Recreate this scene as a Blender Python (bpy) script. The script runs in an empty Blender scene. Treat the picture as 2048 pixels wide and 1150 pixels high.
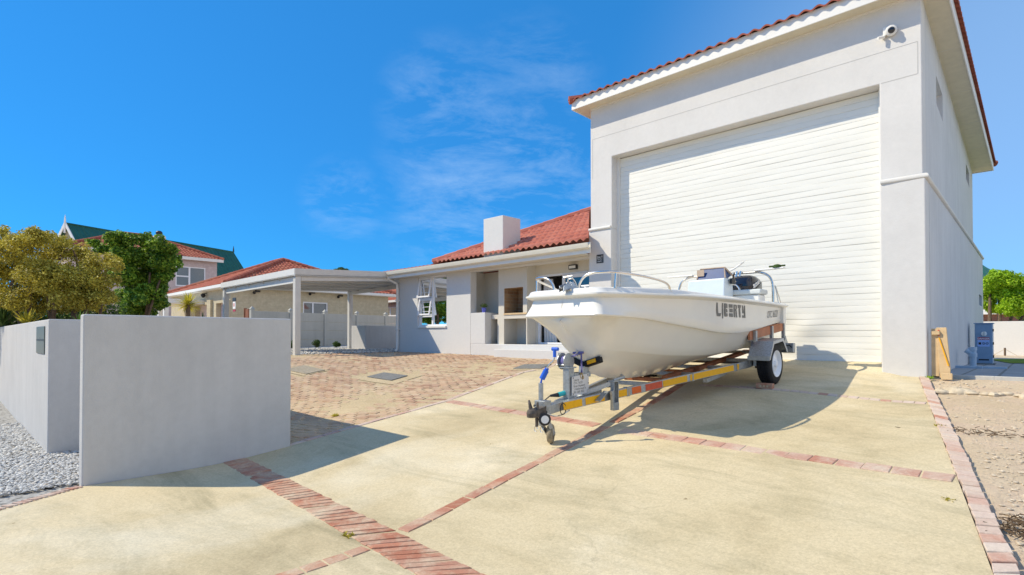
SUN=3.8; SKY=.15; EXPO=.40; SAT=1.0; HUE=.5; CLOUD=(4.0,5.0,5.9,1); TINT=(.085,.49,.86,1); BANK=(5.7,5.7,5.8,1); FILLA=.85
import bpy, bmesh, math, random
import numpy as np
from mathutils import Vector
sc=bpy.context.scene; COL=sc.collection
EYE=1.45
# ---------------------------------------------------------------- site geometry (survey frame)
F=1090.0; TH=math.radians(0.8); HZ=672.0; YC=HZ-F*math.tan(TH)
PHI=-math.atan2(.693,.721); R=(math.cos(PHI),math.sin(PHI)); N=(-math.sin(PHI),math.cos(PHI)); J=(5.71,8.35)
def ray(px,py):
    x=(px-1024)/F; y=(YC-py)/F
    Y=math.cos(TH)-y*math.sin(TH); Z=math.sin(TH)+y*math.cos(TH)
    return x/Y, Z/Y
def proj(s,q,z):
    x,y=xy(s,q)
    yc=y*math.cos(TH)+z*math.sin(TH); zc=-y*math.sin(TH)+z*math.cos(TH)
    return 1024+F*x/yc, YC-F*zc/yc
def sp(x,y):
    dx=x-J[0];dy=y-J[1]; return dx*R[0]+dy*R[1], dx*N[0]+dy*N[1]
def xy(s,q): return J[0]+s*R[0]+q*N[0], J[1]+s*R[1]+q*N[1]
def sm(a,b,x):
    t=max(0,min(1,(x-a)/(b-a))); return t*t*(3-2*t)
def softp(x,k=.5): return x if x>k else (0 if x<-k else (x+k)**2/(4*k))
def terr(s,q):
    p=-q
    w=sm(6.5,12,-s)
    zr=-.5-.95*(softp(p)-softp(p-7.75))/7.75
    zl=-.5-.95*sm(4.5,8.2,p)
    z=zr*(1-w)+zl*w
    if q>0: z+=.12*sm(0,6,q)*sm(6,12,-s)
    z-=.09*sm(-1.2,.6,s)*(1-sm(0,6,p))
    if q>0 and s>0: z-=.0105*min(q,60)
    return z
def hit(px,py,off=0):
    rx,rz=ray(px,py); d=1.0
    def f(d):
        return rz*d-terr(*sp(rx*d,d))-off
    while d<200 and f(d)>0: d+=.05
    a,b=d-.05,d
    for _ in range(30):
        m=(a+b)/2
        if f(m)<=0: b=m
        else: a=m
    return sp(rx*b,b)+(rz*b,)
def at(px,py,Y):
    rx,rz=ray(px,py); return sp(rx*Y,Y)+(rz*Y,)
def fac(px,py,q=0):
    rx,rz=ray(px,py)
    d=(q+J[0]*N[0]+J[1]*N[1])/(rx*N[0]+N[1])
    return sp(rx*d,d)[0],q,rz*d
# ---------------------------------------------------------------- mesh building
BASE={}
def vsub(a,b): return (a[0]-b[0],a[1]-b[1],a[2]-b[2])
def vadd(a,b): return (a[0]+b[0],a[1]+b[1],a[2]+b[2])
def vmul(a,k): return (a[0]*k,a[1]*k,a[2]*k)
def vcross(a,b): return (a[1]*b[2]-a[2]*b[1],a[2]*b[0]-a[0]*b[2],a[0]*b[1]-a[1]*b[0])
def vlen(a): return math.sqrt(a[0]**2+a[1]**2+a[2]**2)
def vnorm(a):
    l=vlen(a) or 1; return (a[0]/l,a[1]/l,a[2]/l)
def lerp(a,b,t): return tuple(x+(y-x)*t for x,y in zip(a,b))
def lin(tab,k):
    if k<=tab[0][0]: return tab[0][1]
    for (a,va),(b,vb) in zip(tab,tab[1:]):
        if k<=b: return va+(vb-va)*(k-a)/(b-a)
    return tab[-1][1]
def cub(tab,k):
    """smooth curve through a table"""
    n=len(tab)
    if k<=tab[0][0]: return tab[0][1]
    if k>=tab[-1][0]: return tab[-1][1]
    i=next(j for j in range(n-1) if tab[j+1][0]>=k)
    def sl_(j):
        a,b=tab[max(j-1,0)],tab[min(j+1,n-1)]; return (b[1]-a[1])/(b[0]-a[0])
    (x0,y0),(x1,y1)=tab[i],tab[i+1]; h=x1-x0; t=(k-x0)/h
    return y0*(2*t**3-3*t*t+1)+sl_(i)*h*(t**3-2*t*t+t)+y1*(-2*t**3+3*t*t)+sl_(i+1)*h*(t**3-t*t)
class MB:
    def __init__(s): s.v=[]; s.f=[]
    def add(s,vs,fs):
        o=len(s.v); s.v+=vs; s.f+=[tuple(i+o for i in f) for f in fs]; return s
    def poly(s,*p): return s.add(list(p),[tuple(range(len(p)))])
    def box(s,a0,a1,b0,b1,c0,c1):
        vs=[(a,b,c) for a in(a0,a1) for b in(b0,b1) for c in(c0,c1)]
        return s.add(vs,[(0,1,3,2),(4,6,7,5),(0,4,5,1),(2,3,7,6),(0,2,6,4),(1,5,7,3)])
    def obox(s,c,x,y,z):
        vs=[]
        for i in(-1,1):
            for j in(-1,1):
                for k in(-1,1): vs.append(tuple(c[n]+i*x[n]+j*y[n]+k*z[n] for n in range(3)))
        return s.add(vs,[(0,1,3,2),(4,6,7,5),(0,4,5,1),(2,3,7,6),(0,2,6,4),(1,5,7,3)])
    def beam(s,p0,p1,w,h,up=(0,0,1)):
        d=vnorm(vsub(p1,p0)); sd=vnorm(vcross(d,up)); u=vcross(sd,d)
        return s.obox(vmul(vadd(p0,p1),.5),vmul(vsub(p1,p0),.5),vmul(sd,w/2),vmul(u,h/2))
    def tube(s,pts,r,n=10,closed=False,cap=True):
        m=len(pts); o=len(s.v); rs=r if isinstance(r,(list,tuple)) else [r]*m
        ref=None
        for i,p in enumerate(pts):
            if closed: d=vsub(pts[(i+1)%m],pts[i-1])
            else: d=vsub(pts[min(i+1,m-1)],pts[max(i-1,0)])
            d=vnorm(d)
            if ref is None: ref=(0,0,1) if abs(d[2])<.9 else (1,0,0)
            a=vnorm(vcross(d,ref)); b=vcross(a,d); ref=b
            for k in range(n):
                t=2*math.pi*k/n
                s.v.append(tuple(p[j]+rs[i]*(math.cos(t)*a[j]+math.sin(t)*b[j]) for j in range(3)))
        for i in range(m if closed else m-1):
            i2=(i+1)%m
            for k in range(n):
                k2=(k+1)%n
                s.f.append((o+i*n+k,o+i*n+k2,o+i2*n+k2,o+i2*n+k))
        if cap and not closed:
            s.f.append(tuple(o+k for k in reversed(range(n)))); s.f.append(tuple(o+(m-1)*n+k for k in range(n)))
        return s
    def lathe(s,c,axis,prof,n=24,closed=False):
        d=vnorm(axis); ref=(0,0,1) if abs(d[2])<.9 else (1,0,0)
        a=vnorm(vcross(d,ref)); b=vcross(d,a); o=len(s.v); m=len(prof)
        for r,h in prof:
            for k in range(n):
                t=2*math.pi*k/n
                s.v.append(tuple(c[j]+d[j]*h+r*(math.cos(t)*a[j]+math.sin(t)*b[j]) for j in range(3)))
        for i in range(m if closed else m-1):
            i2=(i+1)%m
            for k in range(n):
                k2=(k+1)%n; s.f.append((o+i*n+k,o+i*n+k2,o+i2*n+k2,o+i2*n+k))
        if not closed:
            s.f.append(tuple(o+k for k in reversed(range(n)))); s.f.append(tuple(o+(m-1)*n+k for k in range(n)))
        return s
    def prism(s,pts,ext):
        n=len(pts); vs=list(pts)+[vadd(p,ext) for p in pts]
        fs=[tuple(reversed(range(n))),tuple(range(n,2*n))]+[(i,(i+1)%n,n+(i+1)%n,n+i) for i in range(n)]
        return s.add(vs,fs)
    def grid(s,rows):
        o=len(s.v); n=len(rows[0])
        for r in rows: s.v+=list(r)
        for i in range(len(rows)-1):
            for k in range(n-1):
                s.f.append((o+i*n+k,o+i*n+k+1,o+(i+1)*n+k+1,o+(i+1)*n+k))
        return s
    def ellip(s,c,rx,ry,rz,nu=14,nv=8,jit=0,rng=None):
        rows=[]
        for i in range(nv+1):
            t=math.pi*i/nv; row=[]
            for k in range(nu):
                u=2*math.pi*k/nu; j=1+(rng.uniform(-jit,jit) if rng else 0)
                row.append((c[0]+rx*j*math.sin(t)*math.cos(u),c[1]+ry*j*math.sin(t)*math.sin(u),c[2]+rz*j*math.cos(t)))
            row.append(row[0]); rows.append(row)
        return s.grid(rows)
    def each(s,name,mat,parent,**k):
        """one object per separate piece"""
        par=list(range(len(s.v)))
        def find(i):
            while par[i]!=i: par[i]=par[par[i]]; i=par[i]
            return i
        for f in s.f:
            for i in f[1:]:
                a,b=find(f[0]),find(i)
                if a!=b: par[a]=b
        grp={}
        for f in s.f: grp.setdefault(find(f[0]),[]).append(f)
        out=[]
        for fs in grp.values():
            idx=sorted({i for f in fs for i in f}); mp={i:n for n,i in enumerate(idx)}
            m=MB(); m.v=[s.v[i] for i in idx]; m.f=[tuple(mp[i] for i in f) for f in fs]; out.append(m.build(name,mat,parent,**k))
        return out
    def build(s,name,mat,parent=None,smooth=False,bevel=0,base=None,sharp=35,merge=False,recalc=True,seg=2):
        if parent is not None: b=BASE[parent.name]
        else: b=base if base else (0,0,0)
        me=bpy.data.meshes.new(name)
        me.from_pydata([vsub(v,b) for v in s.v],[],s.f)
        if recalc or merge:
            bm=bmesh.new(); bm.from_mesh(me)
            if merge: bmesh.ops.remove_doubles(bm,verts=bm.verts,dist=.0008)
            if recalc: bmesh.ops.recalc_face_normals(bm,faces=bm.faces)
            bm.to_mesh(me); bm.free()
        if smooth:
            me.shade_smooth(); me.set_sharp_from_angle(angle=math.radians(sharp))
        me.materials.append(MAT[mat] if isinstance(mat,str) else mat)
        o=bpy.data.objects.new(name,me); COL.objects.link(o)
        BASE[o.name]=b
        if parent is not None: o.parent=parent
        else:
            x,y=xy(b[0],b[1]); o.location=(x,y,b[2]+EYE); o.rotation_euler=(0,0,PHI)
        if bevel:
            m=o.modifiers.new('bevel','BEVEL'); m.width=bevel; m.segments=seg; m.limit_method='ANGLE'; m.angle_limit=math.radians(40)
        return o
def tag(o,label,cat,group=None):
    o['label']=label; o['category']=cat
    if group: o['group']=group
    return o
def struct(o,kind='structure'): o['kind']=kind; return o
def thing(name,label,cat,base,group=None):
    o=bpy.data.objects.new(name,None); COL.objects.link(o)
    x,y=xy(base[0],base[1]); o.location=(x,y,base[2]+EYE); o.rotation_euler=(0,0,PHI); o.empty_display_size=.2
    BASE[o.name]=tuple(base); return tag(o,label,cat,group)
def text(name,body,mat,parent,org,ux,uy,size,depth=.002,align='LEFT',sx=1.0,shear=0,spacing=1.0,bold=0.0):
    """lettering as a mesh: org in survey frame, ux/uy unit directions of the writing"""
    cu=bpy.data.curves.new(name,'FONT'); cu.body=body; cu.size=size; cu.extrude=depth; cu.align_x=align; cu.shear=shear
    cu.space_character=spacing; cu.offset=bold; cu.resolution_u=3
    t=bpy.data.objects.new(name+'_tmp',cu); COL.objects.link(t)
    dg=bpy.context.evaluated_depsgraph_get(); me=bpy.data.meshes.new_from_object(t.evaluated_get(dg))
    bpy.data.objects.remove(t)
    m=MB(); un=vcross(ux,uy)
    m.v=[tuple(org[i]+v.co.x*sx*ux[i]+v.co.y*uy[i]+v.co.z*un[i] for i in range(3)) for v in me.vertices]
    m.f=[tuple(p.vertices) for p in me.polygons]
    bpy.data.meshes.remove(me)
    return m.build(name,mat,parent)
def sheet(name,poly,step,off,mat,zf=None,kind='structure',thick=0):
    """a paved area: polygon in the survey frame, cut into a grid and laid on the terrain"""
    bm=bmesh.new(); vs=[bm.verts.new((p[0],p[1],0)) for p in poly]; bm.faces.new(vs)
    bmesh.ops.triangulate(bm,faces=bm.faces[:])
    xs=[p[0] for p in poly]; ys=[p[1] for p in poly]
    for ax,lo,hi in((0,min(xs),max(xs)),(1,min(ys),max(ys))):
        k=math.floor(lo/step)+1
        while k*step<hi:
            co=[0,0,0]; co[ax]=k*step; no=[0,0,0]; no[ax]=1
            bmesh.ops.bisect_plane(bm,geom=bm.verts[:]+bm.edges[:]+bm.faces[:],plane_co=co,plane_no=no); k+=1
    m=MB(); bm.verts.index_update()
    m.v=[(v.co.x,v.co.y,(zf or terr)(v.co.x,v.co.y)+off) for v in bm.verts]
    m.f=[tuple(v.index for v in f.verts) for f in bm.faces]; bm.free()
    o=m.build(name,mat,smooth=True,sharp=60)
    for p in o.data.polygons:
        if p.normal.z<0: o.data.flip_normals(); break
    return struct(o,kind) if kind else o
# ---------------------------------------------------------------- materials
MAT={}
class NT:
    def __init__(s,name):
        s.m=bpy.data.materials.new(name); s.m.use_nodes=True; s.t=s.m.node_tree; s.b=s.t.nodes['Principled BSDF']; s.tc=None
    def n(s,t,**kw):
        nd=s.t.nodes.new(t)
        for k,v in kw.items(): setattr(nd,k,v)
        return nd
    def l(s,a,b): s.t.links.new(a,b)
    def coord(s,kind='Object',scale=(1,1,1)):
        if not s.tc: s.tc=s.n('ShaderNodeTexCoord')
        mp=s.n('ShaderNodeMapping'); mp.inputs['Scale'].default_value=scale
        s.l(s.tc.outputs[kind],mp.inputs['Vector']); return mp.outputs[0]
    def noise(s,scale,detail=4,rough=.6,vec=None,dist=0):
        nd=s.n('ShaderNodeTexNoise'); nd.inputs['Scale'].default_value=scale; nd.inputs['Detail'].default_value=detail
        nd.inputs['Roughness'].default_value=rough; nd.inputs['Distortion'].default_value=dist
        s.l(vec or s.coord(),nd.inputs['Vector']); return nd.outputs['Fac']
    def ramp(s,fac,stops):
        r=s.n('ShaderNodeValToRGB'); e=r.color_ramp.elements
        while len(e)<len(stops): e.new(.5)
        for el,(p,c) in zip(e,stops): el.position=p; el.color=tuple(c)+((1,) if len(c)==3 else ())
        s.l(fac,r.inputs[0]); return r.outputs[0]
    def mix(s,a,b,fac,mode='MIX'):
        m=s.n('ShaderNodeMix',data_type='RGBA',blend_type=mode)
        for i,x in((0,fac),(6,a),(7,b)):
            if hasattr(x,'is_linked') or hasattr(x,'links'): s.l(x,m.inputs[i])
            elif i==0: m.inputs[0].default_value=x
            else: m.inputs[i].default_value=tuple(x)+((1,) if len(x)==3 else ())
        return m.outputs[2]
    def bump(s,h,strength=.3,dist=.02):
        b=s.n('ShaderNodeBump'); b.inputs['Strength'].default_value=strength; b.inputs['Distance'].default_value=dist
        s.l(h,b.inputs['Height']); s.l(b.outputs[0],s.b.inputs['Normal']); return b
    def col(s,c):
        if hasattr(c,'links'): s.l(c,s.b.inputs['Base Color'])
        else: s.b.inputs['Base Color'].default_value=tuple(c)+(1,)
    def set(s,rough=.5,metal=0,spec=.5,**kw):
        s.b.inputs['Roughness'].default_value=rough; s.b.inputs['Metallic'].default_value=metal; s.b.inputs['Specular IOR Level'].default_value=spec
        for k,v in kw.items(): s.b.inputs[k].default_value=v
        return s
    def done(s,key): MAT[key]=s.m; return s.m
G3=lambda v:(v,v,v)
def simple(key,c,rough=.5,metal=0,spec=.4,var=.12,scale=6,bump=0,bscale=60,**kw):
    m=NT(key); c2=tuple(x*(1-var) for x in c); c3=tuple(min(1,x*(1+var*.6)) for x in c)
    m.col(m.ramp(m.noise(scale,5),[(.3,c2),(.7,c3)]))
    if bump: m.bump(m.noise(bscale,3),bump,.01)
    m.set(rough,metal,spec,**kw); return m.done(key)
def plaster(key,c,stain=.25,streak=.0,bump=.35):
    m=NT(key)
    big=m.ramp(m.noise(.9,6,.65),[(.3,G3(1-stain*.35)),(.65,G3(1.0))])
    fine=m.ramp(m.noise(14,5,.7),[(.3,G3(.965)),(.7,G3(1.02))])
    cc=m.mix(c,big,1,'MULTIPLY'); cc=m.mix(cc,fine,1,'MULTIPLY')
    if streak:
        st=m.ramp(m.noise(1,5,.65,m.coord('Object',(5,5,.35))),[(.35,G3(1-streak)),(.62,G3(1.0))]); cc=m.mix(cc,st,1,'MULTIPLY')
    spot=m.ramp(m.noise(3.1,8,.8,dist=.4),[(.22,(.72,.68,.60)),(.27,(1,1,1))]); cc=m.mix(cc,spot,.35,'MULTIPLY')
    m.col(cc)
    a=m.noise(55,4,.7); b=m.noise(6,3,.5)
    ad=m.n('ShaderNodeMath',operation='ADD'); m.l(a,ad.inputs[0]); m.l(b,ad.inputs[1]); m.bump(ad.outputs[0],bump,.006)
    m.set(.85,0,.2); return m.done(key)
plaster('plaster_garage',(.70,.685,.665),stain=.28)
plaster('plaster_side',(.66,.66,.66),stain=.3,streak=.07,bump=.4)
plaster('plaster_house',(.66,.655,.645),stain=.1)
plaster('plaster_patio',(.66,.62,.54),stain=.1)
plaster('plaster_wall',(.57,.56,.55),stain=.35,streak=.05,bump=.5)
plaster('plaster_fence',(.52,.50,.44),stain=.3,streak=.1)
plaster('plaster_trim',(.74,.72,.68),stain=.15)
simple('white_paint',(.78,.77,.74),.45,var=.04)
simple('gutter_paint',(.72,.69,.60),.4,var=.05)
simple('white_frame',(.80,.81,.84),.3,var=.03)
simple('soffit_board',(.70,.64,.50),.7,var=.08)
simple('carport_paint',(.62,.60,.56),.5,var=.06)
simple('carport_white',(.74,.74,.72),.5,var=.05)
simple('dark_plastic',(.02,.02,.022),.45,var=.1)
simple('black_rubber',(.016,.016,.018),.75,spec=.3,var=.3,scale=20,bump=.3)
simple('white_plastic',(.80,.79,.76),.35,var=.04)
simple('seat_vinyl',(.60,.63,.62),.55,var=.05)
simple('stainless',(.76,.72,.66),.24,1,var=.05)
simple('blue_plastic',(.02,.12,.62),.4,var=.1)
simple('teal_plastic',(.03,.42,.45),.4,var=.1)
simple('strap_blue',(.16,.15,.36),.8,var=.2,scale=80)
simple('timber_red',(.36,.13,.06),.75,var=.35,scale=9,bump=.3)
simple('timber_bunk',(.52,.22,.12),.7,var=.25,scale=5,bump=.3)
simple('timber_pale',(.66,.48,.27),.75,var=.18,scale=4,bump=.25)
simple('timber_door',(.25,.09,.04),.6,var=.3)
simple('tape_yellow',(.86,.43,.0),.4,var=.08,scale=30)
simple('tape_red',(.62,.09,.035),.4,var=.2,scale=30)
simple('tape_orange',(.74,.14,.02),.4,var=.15,scale=30)
simple('galvanised',(.42,.44,.45),.42,.75,var=.22,scale=35,bump=.12)
simple('galvanised_blue',(.40,.44,.50),.38,.8,var=.35,scale=60,bump=.1)
simple('cast_iron',(.12,.10,.085),.65,.3,var=.4,scale=25,bump=.3)
simple('rim_steel',(.80,.82,.85),.4,0,var=.06)
simple('letter_grey',(.17,.17,.165),.5,var=.12,scale=40)
simple('letter_faint',(.26,.26,.25),.5,var=.3,scale=60)
simple('letter_white',(.85,.85,.84),.5,var=.02)
simple('letter_black',(.03,.02,.02),.6,var=.1)
simple('sign_board',(.66,.65,.64),.5,var=.05)
simple('sign_dark',(.035,.037,.042),.4,var=.1)
simple('sign_red',(.42,.03,.08),.5,var=.1)
simple('sign_blue',(.35,.50,.85),.5,var=.05)
simple('kiosk_paint',(.24,.35,.49),.45,var=.1)
simple('pipe_plastic',(.42,.52,.62),.45,var=.1)
simple('console_white',(.62,.69,.73),.35,var=.03)
simple('cover_blue',(.025,.07,.21),.35,var=.15,scale=12)
simple('cover_edge',(.50,.38,.28),.5,var=.2)
simple('cowl_black',(.012,.013,.022),.06,spec=.7,var=.05)
simple('cowl_grey',(.17,.175,.17),.35,var=.05)
simple('brass',(.5,.33,.12),.4,.8,var=.1)
simple('manhole',(.20,.20,.19),.8,var=.25,scale=20,bump=.4)
simple('pot_blue',(.12,.14,.55),.3,var=.05)
simple('garage_door_pink',(.60,.50,.50),.6,var=.06)
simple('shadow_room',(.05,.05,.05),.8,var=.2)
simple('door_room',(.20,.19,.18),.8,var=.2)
simple('bark',(.16,.11,.075),.9,var=.4,scale=14,bump=.6,bscale=30)
simple('rock',(.58,.49,.36),.95,var=.3,scale=9,bump=.7,bscale=25)
simple('leaf_litter',(.12,.075,.04),.9,var=.4,scale=40)
simple('pebble_sand',(.60,.51,.39),.9,var=.3,scale=30)
def plate_dark_reflection():
    m=NT('letter_plate'); m.col((.13,.14,.12)); m.set(.42,.2,.5); m.bump(m.noise(3,2),.08,.02); return m.done('letter_plate')  # dark grey base colour stands in for the gardens mirrored in the steel
plate_dark_reflection()
def glass(key,tint=(.03,.04,.045),tr=.25):
    m=NT(key); m.set(.03,0,.9); m.col(tint)
    t=m.n('ShaderNodeBsdfTransparent'); t.inputs[0].default_value=(.8,.85,.85,1)
    g=m.n('ShaderNodeBsdfGlossy'); g.inputs['Roughness'].default_value=.02; g.inputs['Color'].default_value=(.9,.95,1,1)
    mx=m.n('ShaderNodeMixShader'); mx.inputs[0].default_value=1-tr; m.l(t.outputs[0],mx.inputs[1]); m.l(m.b.outputs[0],mx.inputs[2])
    fr=m.n('ShaderNodeFresnel'); fr.inputs[0].default_value=1.7
    m2=m.n('ShaderNodeMixShader'); m.l(fr.outputs[0],m2.inputs[0]); m.l(mx.outputs[0],m2.inputs[1]); m.l(g.outputs[0],m2.inputs[2])
    m.l(m2.outputs[0],m.t.nodes['Material Output'].inputs['Surface']); return m.done(key)
glass('glass_dark'); glass('glass_clear',(.08,.09,.09),.55)
def gelcoat():
    m=NT('gelcoat')
    g=m.ramp(m.noise(2.2,5,.6),[(.3,(.75,.73,.69)),(.7,(.81,.785,.72))])
    scuff=m.ramp(m.noise(7,8,.75,m.coord('Object',(1,.35,2)),.6),[(.24,(.66,.66,.66)),(.30,(1,1,1))])
    m.col(m.mix(g,scuff,.25,'MULTIPLY')); m.set(.17,0,.5); m.bump(m.noise(1.6,2,.5),.04,.05); m.done('gelcoat')
gelcoat()
def concrete():
    m=NT('concrete')
    g=m.ramp(m.noise(.55,7,.66,dist=.5),[(.28,(.46,.375,.225)),(.42,(.59,.49,.305)),(.56,(.645,.545,.355)),(.7,(.72,.625,.44))])
    st=m.ramp(m.noise(1,6,.7,m.coord('Object',(.45,1.7,1)),.8),[(.3,(.66,.68,.66)),(.5,(1,1,1))])
    pale=m.ramp(m.noise(.33,5,.6,dist=.3),[(.56,(0,0,0)),(.72,(1,1,1))])
    c=m.mix(g,st,.75,'MULTIPLY'); c=m.mix(c,(.70,.64,.49),m.mix((0,0,0),pale,.75))
    fine=m.ramp(m.noise(42,4,.8),[(.28,G3(.80)),(.5,G3(1)),(.75,G3(1.06))]); c=m.mix(c,fine,.8,'MULTIPLY')
    gr=m.ramp(m.noise(130,3,.7),[(.3,G3(.82)),(.6,G3(1.03))]); c=m.mix(c,gr,.6,'MULTIPLY')
    pit=m.ramp(m.noise(9,2,.5),[(.18,(.35,.28,.2)),(.205,(1,1,1))]); c=m.mix(c,pit,.8,'MULTIPLY')
    sm_=m.ramp(m.noise(1.9,8,.74,m.coord('Object',(.7,1.3,1)),.7),[(.34,(.70,.71,.68)),(.5,(1,1,1))]); c=m.mix(c,sm_,.42,'MULTIPLY')
    ag=m.n('ShaderNodeTexVoronoi'); ag.inputs['Scale'].default_value=75; m.l(m.coord(),ag.inputs['Vector']); c=m.mix(c,m.ramp(ag.outputs['Color'],[(.2,G3(.86)),(.8,G3(1.06))]),.55,'MULTIPLY')
    v=m.n('ShaderNodeTexVoronoi',feature='DISTANCE_TO_EDGE'); v.inputs['Scale'].default_value=.23
    vv=m.n('ShaderNodeVectorMath',operation='ADD'); w=m.n('ShaderNodeTexNoise'); w.inputs['Scale'].default_value=1.7; w.inputs['Detail'].default_value=6
    m.l(m.coord(),w.inputs['Vector']); m.l(m.coord(),vv.inputs[0]); m.l(w.outputs['Color'],vv.inputs[1]); m.l(vv.outputs[0],v.inputs['Vector'])
    cr=m.ramp(v.outputs['Distance'],[(.0,G3(.86)),(.0009,G3(1))]); brk=m.ramp(m.noise(.8,2),[(.5,G3(0)),(.58,G3(1))])
    c=m.mix(c,m.mix(c,cr,1,'MULTIPLY'),brk)
    m.col(c); a=m.noise(80,5,.7); m.bump(a,.35,.006); m.set(.88,0,.25); m.done('concrete')
concrete()
def island(m):
    g=m.n('ShaderNodeNewGeometry'); return g.outputs['Random Per Island']
def brickmat(key,stops,lime,limefac=.5,limescale=3):
    m=NT(key); c=m.ramp(island(m),stops)
    ns=m.ramp(m.noise(limescale,7,.75,dist=.4),[(.42,G3(0)),(.66,G3(1))]); c=m.mix(c,lime,m.mix(G3(0),ns,limefac))
    f=m.ramp(m.noise(45,4,.8),[(.3,G3(.78)),(.65,G3(1.05))]); c=m.mix(c,f,.8,'MULTIPLY')
    m.col(c); m.bump(m.noise(60,4,.7),.5,.006); m.set(.9,0,.2); m.done(key)
brickmat('brick_red',[(0,(.38,.155,.095)),(.4,(.50,.215,.135)),(.75,(.42,.215,.15)),(1,(.53,.29,.20))],(.61,.49,.35),1.0,2.6)
brickmat('brick_faded',[(0,(.50,.34,.27)),(.45,(.58,.44,.37)),(.7,(.62,.50,.43)),(.86,(.48,.22,.15)),(1,(.54,.46,.42))],(.64,.55,.45),.85,1.8)
brickmat('brick_paver',[(0,(.33,.19,.13)),(.3,(.47,.29,.19)),(.6,(.54,.37,.25)),(.85,(.40,.25,.18)),(1,(.56,.42,.29))],(.63,.52,.35),.9,.6)
brickmat('tile_dark',[(0,(.30,.06,.035)),(1,(.36,.08,.05))],(.40,.14,.09),.3,4)
def rooftile(key,c1,c2,c3):
    m=NT(key); c=m.ramp(m.noise(1.3,6,.7),[(.3,c1),(.52,c2),(.75,c3)])
    f=m.ramp(m.noise(22,5,.8),[(.3,G3(.78)),(.65,G3(1.06))]); c=m.mix(c,f,.8,'MULTIPLY')
    m.col(c); m.bump(m.noise(70,3),.3,.006); m.set(.8,0,.25); m.done(key)
rooftile('tile_red',(.42,.13,.09),(.53,.18,.125),(.58,.26,.19))
rooftile('tile_garage',(.28,.075,.05),(.36,.11,.075),(.43,.18,.13))
rooftile('tile_old',(.30,.075,.045),(.40,.12,.075),(.44,.20,.11))
def greenroof():
    m=NT('green_roof'); m.col(m.ramp(m.noise(1.5,5),[(.3,(.014,.085,.058)),(.7,(.025,.125,.085))])); m.set(.45,0,.4); m.done('green_roof')
greenroof()
def sand():
    m=NT('sand')
    g=m.ramp(m.noise(.7,7,.7,dist=.5),[(.25,(.52,.40,.26)),(.5,(.66,.53,.37)),(.75,(.72,.60,.45))])
    pink=m.ramp(m.noise(2.3,5,.7),[(.45,G3(0)),(.62,G3(1))]); c=m.mix(g,(.68,.50,.39),m.mix(G3(0),pink,.35))
    f=m.ramp(m.noise(26,6,.85),[(.26,G3(.58)),(.5,G3(1)),(.8,G3(1.1))]); c=m.mix(c,f,.85,'MULTIPLY')
    d=m.ramp(m.noise(8,6,.85,dist=.8),[(.22,(.22,.16,.09)),(.31,(1,1,1))]); c=m.mix(c,d,.85,'MULTIPLY')
    m.col(c)
    a=m.noise(30,6,.8); b=m.noise(5,4,.7); ad=m.n('ShaderNodeMath',operation='ADD'); m.l(a,ad.inputs[0]); m.l(b,ad.inputs[1]); m.bump(ad.outputs[0],.8,.03)
    m.set(.95,0,.1); m.done('sand')
sand()
def mortar():
    m=NT('mortar'); c=m.ramp(m.noise(1.1,6,.7),[(.3,(.48,.38,.23)),(.7,(.64,.52,.34))])
    f=m.ramp(m.noise(30,5,.8),[(.3,G3(.6)),(.6,G3(1.05))]); m.col(m.mix(c,f,.8,'MULTIPLY')); m.bump(m.noise(50,5,.8),.7,.01); m.set(.95,0,.1); m.done('mortar')
mortar()
def gravelmats():
    m=NT('gravel_bed'); v=m.n('ShaderNodeTexVoronoi'); v.inputs['Scale'].default_value=26; m.l(m.coord(),v.inputs['Vector'])
    c=m.ramp(v.outputs['Distance'],[(0,(.50,.49,.46)),(.55,(.36,.35,.33)),(.9,(.10,.095,.085))])
    m.col(c); m.bump(v.outputs['Distance'],-.9,.02) if False else m.bump(m.noise(40,4),.6,.02); m.set(.9,0,.2); m.done('gravel_bed')
    m=NT('pebble'); c=m.ramp(island(m),[(0,(.34,.33,.31)),(.3,(.56,.55,.52)),(.7,(.66,.65,.62)),(.9,(.45,.44,.42)),(1,(.58,.50,.40))])
    m.col(c); m.set(.75,0,.3); m.done('pebble')
gravelmats()
def paving_blue():
    m=NT('side_paving'); br=m.n('ShaderNodeTexBrick'); br.inputs['Scale'].default_value=1.0
    br.inputs['Brick Width'].default_value=.42; br.inputs['Row Height'].default_value=.42; br.inputs['Mortar Size'].default_value=.02; br.offset=.0
    br.inputs['Color1'].default_value=(.40,.42,.44,1); br.inputs['Color2'].default_value=(.34,.36,.38,1); br.inputs['Mortar'].default_value=(.22,.23,.22,1)
    m.l(m.coord(),br.inputs['Vector']); c=m.mix(br.outputs['Color'],m.ramp(m.noise(3,6,.7),[(.3,G3(.7)),(.7,G3(1.05))]),.8,'MULTIPLY')
    m.col(c); m.bump(m.noise(40,4),.3,.01); m.set(.85,0,.3); m.done('side_paving')
paving_blue()
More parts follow.
